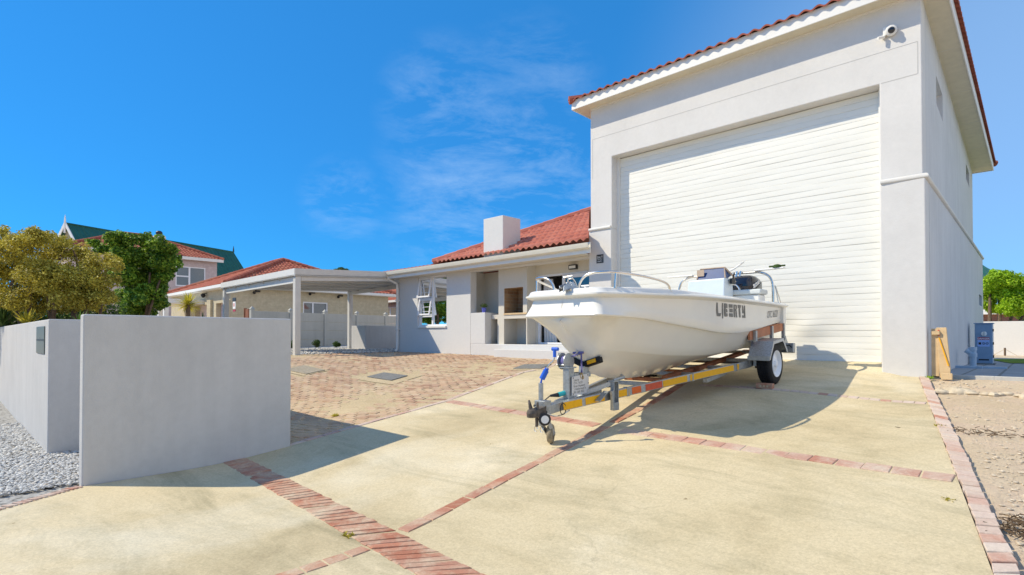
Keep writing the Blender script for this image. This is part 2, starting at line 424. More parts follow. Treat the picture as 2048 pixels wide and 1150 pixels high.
def wallbrick(key,c1,c2,mo,sc=1.0):
    m=NT(key); br=m.n('ShaderNodeTexBrick'); br.inputs['Scale'].default_value=sc
    br.inputs['Brick Width'].default_value=.23; br.inputs['Row Height'].default_value=.085; br.inputs['Mortar Size'].default_value=.008
    br.inputs['Color1'].default_value=c1+(1,); br.inputs['Color2'].default_value=c2+(1,); br.inputs['Mortar'].default_value=mo+(1,)
    tc=m.n('ShaderNodeTexCoord'); sx=m.n('ShaderNodeSeparateXYZ'); cx=m.n('ShaderNodeCombineXYZ'); ad=m.n('ShaderNodeMath',operation='ADD')
    m.l(tc.outputs['Object'],sx.inputs[0]); m.l(sx.outputs[0],ad.inputs[0]); m.l(sx.outputs[1],ad.inputs[1]); m.l(ad.outputs[0],cx.inputs[0]); m.l(sx.outputs[2],cx.inputs[1])
    m.l(cx.outputs[0],br.inputs['Vector']); c=m.mix(br.outputs['Color'],m.ramp(m.noise(5,6,.7),[(.3,G3(.75)),(.7,G3(1.08))]),.8,'MULTIPLY')
    m.col(c); m.bump(br.outputs['Fac'],-.5,.01); m.set(.9,0,.2); m.done(key)
wallbrick('brick_braai',(.46,.30,.17),(.33,.19,.11),(.42,.33,.22))
wallbrick('brick_cream',(.56,.50,.36),(.53,.46,.33),(.50,.44,.32))
wallbrick('brick_pink',(.60,.50,.49),(.56,.46,.45),(.50,.42,.41))
wallbrick('brick_brown',(.33,.15,.10),(.27,.12,.08),(.25,.2,.16))
def grassmat():
    m=NT('lawn_green'); m.col(m.ramp(m.noise(9,5,.8),[(.3,(.16,.27,.03)),(.7,(.30,.40,.06))])); m.bump(m.noise(60,3),1,.05); m.set(.9,0,.1); m.done('lawn_green')
grassmat()
def leafmat(key,stops,trans=.35,rough=.5):
    m=NT(key); c=m.ramp(island(m),stops)
    big=m.ramp(m.noise(1.1,3,.6),[(.35,G3(.72)),(.65,G3(1.12))]); c=m.mix(c,big,1,'MULTIPLY')
    m.col(c); m.set(rough,0,.35)
    t=m.n('ShaderNodeBsdfTranslucent'); m.l(c,t.inputs[0]); mx=m.n('ShaderNodeMixShader'); mx.inputs[0].default_value=trans
    m.l(m.b.outputs[0],mx.inputs[1]); m.l(t.outputs[0],mx.inputs[2]); m.l(mx.outputs[0],m.t.nodes['Material Output'].inputs['Surface']); m.done(key)
leafmat('leaf_olive',[(0,(.21,.185,.025)),(.4,(.44,.37,.045)),(.75,(.60,.52,.07)),(1,(.72,.63,.14))])
leafmat('leaf_dark',[(0,(.05,.12,.014)),(.4,(.13,.27,.025)),(.75,(.30,.47,.04)),(1,(.46,.60,.08))])
leafmat('leaf_bright',[(0,(.26,.44,.014)),(.5,(.42,.64,.025)),(1,(.58,.78,.07))],.5)
leafmat('leaf_mid',[(0,(.045,.09,.015)),(.5,(.08,.15,.025)),(1,(.14,.21,.045))])
leafmat('leaf_yucca',[(0,(.45,.42,.04)),(.5,(.62,.54,.06)),(1,(.75,.66,.14))],.4)
leafmat('leaf_strap',[(0,(.10,.20,.03)),(1,(.22,.34,.06))],.35)
simple('plaster_joint',(.52,.51,.49),.9,var=.05)
simple('manhole_kerb',(.52,.51,.47),.9,var=.15,scale=10,bump=.3)
simple('dusty_rubber',(.30,.25,.17),.9,var=.35,scale=25,bump=.3)
simple('dusty_rim',(.16,.13,.09),.7,.2,var=.4,scale=25)
brickmat('brick_mid',[(0,(.44,.20,.14)),(.4,(.52,.27,.20)),(.75,(.50,.30,.23)),(1,(.57,.38,.30))],(.62,.51,.40),.95,2.4)
simple('manhole_dusty',(.36,.31,.23),.9,var=.25,scale=20,bump=.4)
rng=random.Random(7)
def qfor(s,px,z=0,lo=-5,hi=20):
    for _ in range(50):
        m=(lo+hi)/2
        if proj(s,m,z)[0]<px: lo=m
        else: hi=m
    return lo
# ---------------------------------------------------------------- ground
def ground():
    def axis(dense,step,far):
        a=[-dense+i*step for i in range(int(2*dense/step)+1)]; out=[]; d=step; x=dense
        while x<far: d*=1.35; x+=d; out.append(x)
        return [-v for v in reversed(out)]+a+out
    xs=axis(22,.4,900); ys=axis(22,.4,900); rows=[]
    for q in ys:
        row=[]
        for s in xs:
            dd=max(abs(s),abs(q)); z=terr(s,q)-.03
            if dd<20: z+=.008*math.sin(s*3.1+q*1.7)*math.sin(q*2.3-s)
            if dd>70: z-= (dd-70)*.004
            row.append((s,q,z))
        rows.append(row)
    struct(MB().grid(rows).build('ground','sand',smooth=True))
ground()
# driveway slabs
B_l=hit(0,1018); wl=(-4.97,-9.06)
dx=(B_l[0]-wl[0],B_l[1]-wl[1]); farl=(wl[0]+dx[0]*4,wl[1]+dx[1]*4)
EDGE=[(-4.99,-7.02),(-5.10,-4.4),hit(1050,745)[:2],hit(1099,736)[:2],hit(1128,722)[:2]]
cin0=hit(1836,752)[:2]; cin1=hit(1912,950)[:2]; cin2=hit(1987,1150)[:2]
cou0=hit(1858,757)[:2]; cou1=hit(1956,957)[:2]; cou2=hit(2046,1150)[:2]
def ext(a,b,t): return (a[0]+(b[0]-a[0])*t,a[1]+(b[1]-a[1])*t)
cin3=ext(cin1,cin2,4.0); cou3=ext(cou1,cou2,4.0)
def drive_z(s,q):
    z=terr(s,q)
    if -5.1<s<.1:
        t=sm(-.12,.24,q); z=z*(1-t)+(-.414)*t
    return z
sheet('driveway',[wl]+EDGE+[(-6.0,-.01),(-5.3,-.01),(-4.9,-.01),(-4.9,.3),(-.03,.3),(-.03,-.02),(.36,-.02),cin0,cin1,cin2,cin3,(cin3[0],-17),(-26,-17),farl],.22,.0,'concrete',drive_z)
# mortar-bedded brick bands: every brick a small bevelled block
def brickrow(m,a0,a1,b0,b1,n,gap=.012,off=.008,jit=.006,th=.03,zf=terr):
    """bricks between edge a and edge b, n of them along the run"""
    for i in range(n):
        t0=i/n; t1=(i+1)/n; L=math.hypot(a1[0]-a0[0],a1[1]-a0[1]); g=gap/L/2
        w=math.hypot(b0[0]-a0[0],b0[1]-a0[1]); gw=gap/w/2
        j=lambda:rng.uniform(-jit,jit)
        def pt(t,v):
            a=ext(a0,a1,t); b=ext(b0,b1,t); p=ext(a,b,v); return (p[0]+j(),p[1]+j())
        c=[pt(t0+g,gw),pt(t1-g,gw),pt(t1-g,1-gw),pt(t0+g,1-gw)]
        cx=sum(p[0] for p in c)/4; cy=sum(p[1] for p in c)/4; dz=rng.uniform(-.003,.003)-(.004 if rng.random()<.15 else 0)
        tilt=(rng.uniform(-.02,.02),rng.uniform(-.02,.02))
        top=[];mid=[];bot=[]
        for p in c:
            z=zf(*p)+off+dz+tilt[0]*(p[0]-cx)+tilt[1]*(p[1]-cy)
            top.append((p[0]+(cx-p[0])*.06,p[1]+(cy-p[1])*.06,z)); mid.append((p[0],p[1],z-.005)); bot.append((p[0],p[1],z-th))
        m.add(top+mid+bot,[(0,1,2,3)]+[(4+k,4+(k+1)%4,(k+1)%4,k) for k in range(4)]+[(8+k,8+(k+1)%4,4+(k+1)%4,4+k) for k in range(4)])
    return m
def H(x,y): return hit(x,y)[:2]
mA=MB()
aL0,aL1,aR0,aR1=H(440,923),H(825,1149),H(489,914),H(954,1140)
brickrow(mA,aL0,ext(aL0,aL1,1.7),aR0,ext(aR0,aR1,1.7),82,gap=.014)
struct(mA.build('brick_band','brick_red'))
mB=MB()
def stretch(m,p0,p1,w,n,**k):
    d=(p1[0]-p0[0],p1[1]-p0[1]); L=math.hypot(*d); nx=(-d[1]/L*w/2,d[0]/L*w/2)
    brickrow(m,(p0[0]+nx[0],p0[1]+nx[1]),(p1[0]+nx[0],p1[1]+nx[1]),(p0[0]-nx[0],p0[1]-nx[1]),(p1[0]-nx[0],p1[1]-nx[1]),n,**k)
b1,b2,b3,b4=H(580,1149),H(734,1096),H(805,1062),H(1213,853)
stretch(mB,ext(b2,b1,4),b2,.12,14); stretch(mB,b3,b4,.125,13); b5=H(1316,799); b6=(-2.5,-.9)
stretch(mB,ext(b4,b5,.12),b5,.125,5); stretch(mB,b5,b6,.125,12)
struct(mB.build('brick_band','brick_red'))
mC=MB()
c0,c1=H(899,803),H(1195,851); stretch(mC,c0,c1,.17,14)
c2,c3=H(1240,861),H(1908,958); stretch(mC,c2,c3,.175,15,gap=.007)
struct(mC.build('brick_band','brick_mid'))
mD=MB(); d0,d1=H(1400,770),H(1853,807); stretch(mD,d0,d1,.12,24,gap=.01,off=.006)
struct(mD.build('brick_band','brick_faded'))
mK=MB(); brickrow(mK,cin0,cin1,cou0,cou1,36,off=.012,jit=.008,th=.06,gap=.016); brickrow(mK,cin1,cin3,cou1,cou3,52,off=.012,jit=.008,th=.06,gap=.016)
struct(mK.build('kerb_strip','brick_faded'))
mE=MB(); E2=[(p[0]-.06,p[1]) for p in EDGE]
for p,q in zip(E2,E2[1:]): stretch(mE,p,q,.11,max(2,int(math.hypot(q[0]-p[0],q[1]-p[1])/.22)),off=.006)
stretch(mE,wl,ext(wl,farl,.6),.10,40,off=.012)
struct(mE.build('kerb_strip','brick_faded'))
# brick paved court
gv=[(-12.93,-.02),(-12.45,-3.45),(-13.2,-5.2)]
court=[EDGE[0],EDGE[1],EDGE[2],EDGE[3],EDGE[4],(-6.3,-.02),(-12.92,-.02),(-12.5,-3.45),(-13.2,-5.2),(-13.2,-7.2),(-5.2,-7.2)]
court=[(p[0]-.13 if i<5 else p[0],p[1]) for i,p in enumerate(court)]
sheet('brick_court_bed',court,.3,-.005,'mortar')
def inpoly(p,poly):
    c=False; j=len(poly)-1
    for i in range(len(poly)):
        a,b=poly[i],poly[j]
        if (a[1]>p[1])!=(b[1]>p[1]) and p[0]<(b[0]-a[0])*(p[1]-a[1])/(b[1]-a[1])+a[0]: c=not c
        j=i
    return c
COVERS=[H(775,754),H(1065,734),H(610,740)]
mP=MB(); pitch_u=.215; pitch_v=.108; row=0; v=-7.2
ca,sa=math.cos(math.radians(14)),math.sin(math.radians(14))
for jv in range(-90,90):
    for iu in range(-60,60):
        u=(iu+(.5 if jv%2 else 0))*pitch_u; vv=jv*pitch_v
        u+=.035*math.sin(vv*2.2)+.02*math.sin(vv*5+u)
        vv+=.03*math.sin(u*1.9)+.012*math.sin(u*7)
        s=-9+ca*u-sa*vv; q=-3.6+sa*u+ca*vv
        if not inpoly((s,q),court): continue
        if any(abs(s-c[0])<w_ and abs(q-c[1])<w_*.9 for c,w_ in zip(COVERS,(.62,.42,.40))): continue
        hx,hy=pitch_u/2-.005,pitch_v/2-.0055; a=math.radians(14)+rng.uniform(-.07,.07)
        dz=rng.uniform(-.004,.005)+.008*math.sin(s*1.3)*math.sin(q*1.7)*0; tx,ty=rng.uniform(-.04,.04),rng.uniform(-.05,.05)
        sand_=math.sin(s*.9+1.3*math.sin(q*.8))*math.sin(q*1.1+.7*math.sin(s*.7))+.35*math.sin(s*2.9+q*2.1)+rng.uniform(-.45,.45)
        dz-=.017*sm(.62,1.15,sand_); z0=terr(s,q)+dz; cc,ss=math.cos(a),math.sin(a); top=[];bot=[]
        zz=rng.uniform(.8,1)
        for ux,uy in((-1,-1),(-.05,-1.0),(1,-1),(1,1),(.05,1.0),(-1,1)):
            bump=.004 if abs(ux)<.5 else 0
            lx,ly=ux*hx,uy*hy+(bump); X=s+cc*lx-ss*ly; Y=q+ss*lx+cc*ly; z=terr(X,Y)+dz+tx*lx+ty*ly
            top.append((s+(X-s)*.93,q+(Y-q)*.93,z)); bot.append((X,Y,z-.014))
        mP.add(top+bot,[(0,1,2,3,4,5)]+[(6+k,6+(k+1)%6,(k+1)%6,k) for k in range(6)])
struct(mP.build('brick_paving','brick_paver'))
# gravel beds
fence0=at(504,612,22.5); fence1=at(771,624,28.2)
gpoly=[(-12.93,-.02),(-12.5,-3.5),(-13.2,-5.2),(-24,-5.2),fence0[:2],fence1[:2],(-13.0,fence1[1])]
sheet('gravel',gpoly,.4,.0,'gravel_bed')
gp2=[wl,ext(wl,farl,.85),(-22,-9.05),(-5.22,-9.05)]
g2=sheet('gravel',[(-5.13,-6.9),(wl[0]-.16,wl[1]),ext(wl,farl,.7),(-20,-9.08),(-7.05,-9.08),(-7.05,-6.9)],.4,-.015,'gravel_bed')
def pebbles(name,n,inside,bb,sz,off=.0,depthw=None):
    m=MB(); t=(1+5**.5)/2
    iv=[vnorm(p) for p in[(-1,t,0),(1,t,0),(-1,-t,0),(1,-t,0),(0,-1,t),(0,1,t),(0,-1,-t),(0,1,-t),(t,0,-1),(t,0,1),(-t,0,-1),(-t,0,1)]]
    fv=[(0,11,5),(0,5,1),(0,1,7),(0,7,10),(0,10,11),(1,5,9),(5,11,4),(11,10,2),(10,7,6),(7,1,8),(3,9,4),(3,4,2),(3,2,6),(3,6,8),(3,8,9),(4,9,5),(2,4,11),(6,2,10),(8,6,7),(9,8,1)]
    k=0
    while k<n:
        s=rng.uniform(bb[0],bb[1]); q=rng.uniform(bb[2],bb[3])
        if not inside((s,q)): continue
        k+=1; r=rng.uniform(*sz); a=rng.uniform(0,6.3); ca,sa=math.cos(a),math.sin(a); rx,ry,rz=r*rng.uniform(.9,1.4),r*rng.uniform(.7,1),r*rng.uniform(.4,.7)
        tl=rng.uniform(-.4,.4); z=terr(s,q)+off+rng.uniform(0,.012)+rz*.4
        m.add([(s+ca*x*rx-sa*y*ry,q+sa*x*rx+ca*y*ry,z+w*rz+tl*x*rx) for x,y,w in iv],fv)
    o=m.build(name,'pebble',smooth=True,sharp=180,recalc=False); return struct(o,'stuff')
bedpoly=[(-5.14,-6.95),(wl[0]-.17,wl[1]-.02),ext(wl,farl,.5),(-16,-9.1),(-7.05,-9.1),(-7.05,-6.95)]
pebbles('gravel_pebbles',15000,lambda p:inpoly(p,bedpoly),(-10.5,-5.1,-11.2,-6.95),(.011,.024))
pebbles('gravel_pebbles',6000,lambda p:inpoly(p,gpoly),(-19,-12.5,-5.2,6),(.02,.045))
# side paving behind the garage, kerb, lawn
k0=hit(1898,752); kq=k0[1]
sheet('side_paving',[(.53,kq),(9,kq+.2),(14,kq+.3),(16,8.2),(.53,11.9)],.5,.0,'side_paving')
mk=MB(); 
for i in range(14):
    a=(.62+i*.62,kq-.05+.01*i); b=(a[0]+.6,a[1]+.01)
    z=(terr(*a)+terr(*b))/2
    mk.beam((a[0],a[1],z-.025),(b[0]+.02,b[1],z-.025),.09,.10)
struct(mk.build('kerb_strip','manhole_kerb',bevel=.006))
sheet('lawn',[(1.2,8.2),(16,8.25),(60,8.3),(60,26),(8,26),(.6,12.2)],.8,.012,'lawn_green')
# ---------------------------------------------------------------- walls with openings
def wallholes(m,P,u0,u1,z0,z1,holes,depth):
    us=sorted({u0,u1}|{h[0] for h in holes}|{h[1] for h in holes}); zs=sorted({z0,z1}|{h[2] for h in holes}|{h[3] for h in holes})
    for a,b in zip(us,us[1:]):
        for c,d in zip(zs,zs[1:]):
            if any(h[0]<=a and b<=h[1] and h[2]<=c and d<=h[3] for h in holes): continue
            m.poly(P(a,c,0),P(b,c,0),P(b,d,0),P(a,d,0))
    for a,b,c,d in holes:
        for p,q in(((a,c),(a,d)),((a,d),(b,d)),((b,d),(b,c)),((b,c),(a,c))):
            m.poly(P(*p,0),P(*q,0),P(*q,depth),P(*p,depth))
    return m
def frame(m,P,a,b,c,d,w,dep0,dep1):
    """four bars round an opening, between two depths"""
    def bar(x0,x1,y0,y1):
        vs=[P(x,y,t) for x in(x0,x1) for y in(y0,y1) for t in(dep0,dep1)]
        m.add(vs,[(0,1,3,2),(4,6,7,5),(0,4,5,1),(2,3,7,6),(0,2,6,4),(1,5,7,3)])
    bar(a,a+w,c,d); bar(b-w,b,c,d); bar(a+w,b-w,c,c+w); bar(a+w,b-w,d-w,d)
    return bar
def tile_roof(m,o,e,i,length,run,tanp,period,rowlen,clips=(),amp=.032,step=.028,sub=8,skirt=.03):
    """wavy tile courses on one slope: o eave start, e along the eave, i inwards (unit, level)"""
    bm=bmesh.new(); nu=int(length/period*sub); sl=math.sqrt(1+tanp*tanp); rl=rowlen/sl
    rs=[]; k=0
    while k*rl<run:
        rs+=[(k*rl,1.0),(k*rl+rl*.5,.5),(min(run,k*rl+rl*.985),.0)]; k+=1
    grid=[]
    for r,f in rs:
        row=[]
        for j in range(nu+1):
            u=length*j/nu; w=math.sin(2*math.pi*u/period); h=amp*(.5+.5*w)**.8+step*f
            row.append(bm.verts.new((u,r,h)))
        grid.append(row)
    sk=[bm.verts.new((v.co.x,v.co.y+.004,v.co.z-skirt)) for v in grid[0]]
    grid.insert(0,sk)
    for a,b in zip(grid,grid[1:]):
        for j in range(nu): bm.faces.new((a[j],a[j+1],b[j+1],b[j]))
    for (cu,cr),(nu_,nr) in clips:
        bmesh.ops.bisect_plane(bm,geom=bm.verts[:]+bm.edges[:]+bm.faces[:],plane_co=(cu,cr,0),plane_no=(nu_,nr,0),clear_outer=True)
    bm.verts.index_update()
    vs=[(o[0]+e[0]*v.co.x+i[0]*v.co.y,o[1]+e[1]*v.co.x+i[1]*v.co.y,o[2]+tanp*v.co.y+v.co.z*sl) for v in bm.verts]
    m.add(vs,[tuple(v.index for v in f.verts) for f in bm.faces]); bm.free(); return m
def ridge(m,p0,p1,r=.09,seg=.36):
    n=max(1,int(vlen(vsub(p1,p0))/seg))
    for k in range(n):
        a=lerp(p0,p1,k/n); b=lerp(p0,p1,(k+1.08)/n); m.tube([a,b],[r*1.06,r*.94],8)
# ---------------------------------------------------------------- boat garage
GL,GR=-5.48,.49
zfas=(fac(1600,60,-.3)[2]+fac(1156,213,-.3)[2])/2
print('garage fascia bottom',zfas,fac(1600,60,-.3)[2],fac(1156,213,-.3)[2])
ledge=2.34; zs=zfas+.02; GD=11.9
gar=thing('boat_garage','tall white plastered boat garage with a wide cream roller door','garage',(GL,0,-.5))
mw=MB(); OL,OR,OT=-4.92,-.038,3.895
# front: pillars and lintel (upper, flush) ; panel grooves
mw.prism([(GL,0,ledge),(OL,0,ledge),(OL,0,OT),(OR,0,OT),(OR,0,ledge),(GR,0,ledge),(GR,0,zs+.1),(GL,0,zs+.1)],(0,.35,0))
mw.build('wall','plaster_garage',gar,bevel=.012)
m=MB(); m.box(GL-.03,OL,-.03,.36,-.75,ledge); m.box(OR,GR+.03,-.03,.36,-.75,ledge)
m.each('pillar_base','plaster_garage',gar,bevel=.014)
# hairline plaster joint on the lintel
m=MB(); gz=fac(1181,328)[2]; ja=fac(1835,90); jb=fac(1187,300)
zj0=fac(1830,84)[2]; zj1=fac(1832,148)[2]
m.box(GL+.05,ja[0],-.0025,.004,zj0-.004,zj0+.004); m.box(ja[0]-.006,ja[0]+.006,-.0025,.004,zj1,zj0-.006); m.box(OR+.02,ja[0]-.006,-.0025,.004,zj1-.006,zj1+.006)
m.box(GL+.05,GL+.062,-.0025,.004,OT-.4,zj0-.006)
m.each('plaster_joint','plaster_joint',gar)
# side wall, upper storey tapering in slightly, with two slit windows; lower storey proud
def PU(q,z,d): return (GR-.185*q/GD-d, q, z)
def PL(q,z,d): return (GR+.03-d, q, z)
def qz(px,py,s):
    q=qfor(s,px); x,y=xy(s,q); lo,hi=-3,8
    for _ in range(40):
        mm=(lo+hi)/2
        if proj(s,q,mm)[1]>py: lo=mm
        else: hi=mm
    return q,lo
w1a=qz(1876.5,151,GR-.04); w1b=qz(1890,240,GR-.05); w1c=qz(1876.5,208,GR-.04)
w2a=qz(1937,326,GR-.13); w2b=qz(1944,375,GR-.14)
w3a=qz(1959,588,GR+.03); w3b=qz(1964.5,613,GR+.03)
zt=w1a[1]; zb=w1c[1]
H1=(w1a[0],w1b[0],zb,min(zt,zs-.1)); H2=(w2a[0],w2b[0],w2b[1],w2a[1]); H3=(w3a[0],w3b[0],w3b[1],w3a[1])
print('slits',H1,H2,H3)
m=wallholes(MB(),PU,.351,GD,ledge+.0,zs+.1,[H1,H2],.22); m.poly((GL,.351,ledge),(GL,GD,ledge),(GL,GD,zs+.1),(GL,.351,zs+.1)); m.poly((GL,GD,ledge),PU(GD,ledge,0),PU(GD,zs+.1,0),(GL,GD,zs+.1))
m.build('side_wall','plaster_side',gar,recalc=False)
m=wallholes(MB(),PL,.361,GD+.03,-1.0,ledge,[H3],.22); m.poly((GL-.03,.361,-.8),(GL-.03,GD,-.8),(GL-.03,GD,ledge),(GL-.03,.361,ledge)); m.poly((GL-.03,GD+.03,-.9),(GR+.03,GD+.03,-.9),(GR+.03,GD+.03,ledge),(GL-.03,GD+.03,ledge)); m.poly((GR+.03,.361,ledge-.001),(GR+.03,GD+.03,ledge-.001),(GR-.2,GD+.03,ledge-.001),(GR-.04,.361,ledge-.001))
m.build('side_wall','plaster_side',gar,recalc=False)
for P,h in((PU,H1),(PU,H2),(PL,H3)):
    m=MB(); frame(m,P,h[0],h[1],h[2],h[3],.04,.17,.21); w=m.build('window','white_frame',gar)
    MB().poly(P(h[0],h[2],.195),P(h[1],h[2],.195),P(h[1],h[3],.195),P(h[0],h[3],.195)).build('pane','glass_dark',w)
# string course
m=MB(); r=.036
m.tube([(GL-.02,-.03,ledge+.02),(OL-.01,-.03,ledge+.02)],r,12); m.tube([(OR+.01,-.03,ledge+.02),(GR+.035,-.03,ledge+.02),(GR+.035,GD+.03,ledge+.02)],r,12)
m.each('string_course','plaster_trim',gar,smooth=True)
# roller door
prof=[(0,.0),(.003,.006),(.012,.0068),(.05,.0072),(.084,.0072),(.0955,.0068),(.0975,.0),(.1,.0)]
rows=[]; zd0=-.412; nS=int((OT-.02-zd0)/.1)+1; NU=72
for k in range(nS):
    for dz,b in prof[:-1]:
        z=zd0+k*.1+dz
        if z>OT+.02: continue
        row=[]
        for j in range(NU+1):
            s=OL-.02+(OR-OL+.04)*j/NU; q=.262-b
            dent=.035*math.exp(-((s+1.35)/.55)**2-((z-.16)/.16)**2)*math.sin(s*7)+.02*math.exp(-((s+.75)/.3)**2-((z+.05)/.12)**2)
            wob=.003*math.sin(s*1.7+k*.9)+.002*math.sin(s*4.1+k*2.3)
            row.append((s,q+dent+wob,z+.25*dent+.0025*math.sin(s*2.3+k*1.7)))
        rows.append(row)
def rollmat():
    m=NT('roller_door'); g=m.ramp(m.noise(1.1,6,.7,m.coord('Object',(.6,1,2))),[(.3,(.78,.765,.70)),(.65,(.84,.83,.775))])
    sp_=m.ramp(m.noise(11,5,.85,dist=.3),[(.20,(.45,.42,.36)),(.245,(1,1,1))]); m.col(m.mix(g,sp_,.6,'MULTIPLY')); m.set(.42,0,.4); m.done('roller_door')
rollmat()
rd=MB().grid(rows).build('roller_door','roller_door',gar,smooth=True,sharp=50)
m=MB(); m.box(OL,OR,.235,.258,zd0-.03,zd0+.012); m.build('bottom_rail','white_paint',rd)
m=MB(); m.box(OL,OL+.05,.20,.25,zd0,OT); m.box(OR-.05,OR,.20,.25,zd0,OT); m.each('guide_rail','white_paint',rd)
m=MB(); m.box(OL-.2,OR+.2,.30,.34,zd0-.1,OT+.2); m.build('door_backing','shadow_room',gar)
# eaves
ov=.30
m=MB(); fl,fr_,ff,fb=GL-ov,GR+ov,-ov,GD+ov
m.box(fl,fr_,ff,ff+.02,zfas,zfas+.21); m.box(fl,fl+.02,ff+.02,fb,zfas,zfas+.21); m.box(fr_-.02,fr_,ff+.02,fb,zfas,zfas+.21); m.box(fl+.02,fr_-.02,fb-.02,fb,zfas,zfas+.21)
m.build('fascia','white_paint',gar,bevel=.004)
m=MB()
m.box(fl+.02,fr_-.02,ff+.02,0,zs,zs+.012); m.box(fl+.02,GL,0,fb-.02,zs,zs+.012); m.box(GR-.3,fr_-.02,.0,fb-.02,zs,zs+.012)
m.build('soffit','soffit_board',gar)
m=MB()
for k in range(1,6): m.box(GR-.1,fr_-.02,k*2.3-.004,k*2.3+.004,zs-.004,zs-.001)
m.box(GL,GR,-.03,-.0,zs-.028,zs-.001)
m.each('soffit_joint','plaster_trim',gar)
tp=math.tan(math.radians(13)); e0=.36; gw=GR-GL+2*e0; zr=zfas+.17
m=MB()
tile_roof(m,(GL-e0,-e0,zr),(1,0),(0,1),gw,gw/2,tp,.2,.34,[((0,0),(-1,1)),((gw,0),(1,1))],amp=.045)
tile_roof(m,(GR+e0,-e0,zr),(0,1),(-1,0),GD+2*e0,gw/2,tp,.2,.34,[((0,0),(-1,1)),((GD+2*e0,0),(1,1))],amp=.045)
m.poly((GL-e0,-e0,zr),(GL-e0,GD+e0,zr),(GL-e0+gw/2,GD+e0-gw/2,zr+tp*gw/2),(GL-e0+gw/2,-e0+gw/2,zr+tp*gw/2))
m.poly((GL-e0,GD+e0,zr),(GR+e0,GD+e0,zr),(GL-e0+gw/2,GD+e0-gw/2,zr+tp*gw/2))
rf=m.build('roof','tile_garage',gar,smooth=True,recalc=False)
m=MB(); pk=(GL-e0+gw/2,-e0+gw/2,zr+tp*gw/2+.05); pk2=(pk[0],GD+e0-gw/2,pk[2])
ridge(m,(GL-e0+.02,-e0+.02,zr+.05),pk); ridge(m,(GR+e0-.02,-e0+.02,zr+.05),pk); ridge(m,pk,pk2); ridge(m,(GR+e0-.02,GD+e0-.02,zr+.05),pk2)
m.build('ridge_cap','tile_garage',rf,smooth=True)
# ---------------------------------------------------------------- things on the garage front
c=fac(1776,60,-.06); cam=thing('security_camera','white dome security camera on a square bracket under the garage eave','camera',(c[0],0,c[2]))
m=MB(); m.box(c[0]-.07,c[0]+.06,-.04,-.001,c[2]-.06,c[2]+.07); m.build('bracket','white_plastic',cam,bevel=.006)
m=MB(); cc=(c[0]+.035,-.04,c[2]-.02); m.lathe(cc,(.25,-1,-.25),[(.075,0),(.078,.03),(.07,.05),(.05,.06)],24); m.build('housing','white_plastic',cam,smooth=True)
m=MB(); m.lathe(vadd(cc,vmul(vnorm((.25,-1,-.25)),.055)),(.25,-1,-.25),[(.048,0),(.044,.02),(.03,.036),(.0,.042)],20); m.build('dome','cowl_black',cam,smooth=True)
c=fac(1765,74,-.05); sn=thing('motion_sensor','tiny white motion sensor beside the dome camera','sensor',(c[0],0,c[2]))
m=MB(); m.box(c[0]-.01,c[0]+.025,-.03,-.001,c[2]-.02,c[2]+.02); m.build('base_plate','white_plastic',sn,bevel=.004)
m=MB(); m.tube([(c[0]-.05,-.10,c[2]-.02),(c[0]+.02,-.04,c[2])],[.02,.024],10); m.build('sensor_head','white_plastic',sn,smooth=True)
a=fac(1193.5,510,-.031); b=fac(1207,525.5,-.031)
sg=tag(MB().box(a[0],b[0],-.042,-.0305,b[2],a[2]).build('unit_sign','sign_dark',base=(a[0],-.03,b[2]),bevel=.002),'small black square unit sign on the left garage pillar','sign')
hw=b[0]-a[0]
text('sign_text','SALT','letter_white',sg,(a[0]+hw*.5,-.0425,a[2]-.085),(1,0,0),(0,0,1),.075,.0008,'CENTER',.92)
MB().box(a[0]+.02,b[0]-.02,-.0428,-.0421,a[2]-.108,a[2]-.102).build('sign_line','letter_white',sg)
text('sign_text','UNIT','letter_white',sg,(a[0]+hw*.42,-.0425,a[2]-.165),(1,0,0),(0,0,1),.045,.0008,'CENTER',1); text('sign_text','1','letter_white',sg,(a[0]+hw*.80,-.0425,a[2]-.165),(1,0,0),(0,0,1),.045,.0008,'CENTER',1)
# ---------------------------------------------------------------- house
HL=-12.91; PE=fac(941,580)[0]; PW=fac(970,660)[0]
ho=thing('house','low white house with a red tiled roof, corner window and covered patio','house',(HL,0,-.5))
ge0=fac(797,549,-.42); ge1=fac(1177,497,-.42); zg=(ge0[2]+ge1[2])/2
print('gutter z',ge0,ge1)
ztop=zg+.05
def PF(s,z,d): return (s,d,z)
wa=fac(835.5,553.5); wb=fac(893,650); wz=fac(864,650)
HW=(wa[0],wb[0],.30,1.785)
print('house window',wa,wb)
m=wallholes(MB(),PF,HL,PE,-.7,ztop,[HW],.14)
m.poly((HL,0,-.7),(HL,8,-.7),(HL,8,ztop),(HL,0,ztop)); m.poly((HL,8,-.7),(GL,8,-.7),(GL,8,ztop),(HL,8,ztop))
zsh=.63
m.poly((PE,0,zsh),(PE,.22,zsh),(PE,.22,ztop),(PE,0,ztop))       # end of the front wall
m.build('wall','plaster_house',ho,recalc=False)
# low wall under the shelf, platform, step
m=MB(); m.box(PE+.0005,PW,.0,.24,-.215,zsh); m.build('counter','plaster_house',ho,bevel=.01)
m=MB(); m.box(PE-.3,PW+.0,.24,.8,zsh-.06,zsh-.002); m.build('shelf','plaster_house',ho)
zpl=-.213
m=MB(); m.box(PE+.0005,GL-.035,.001,6,-.8,zpl); m.build('platform','plaster_house',ho,bevel=.012)
m=MB(); m.box(-8.3,GL-.04,-.28,-.001,-.8,-.335); m.build('step','plaster_house',ho,bevel=.012)
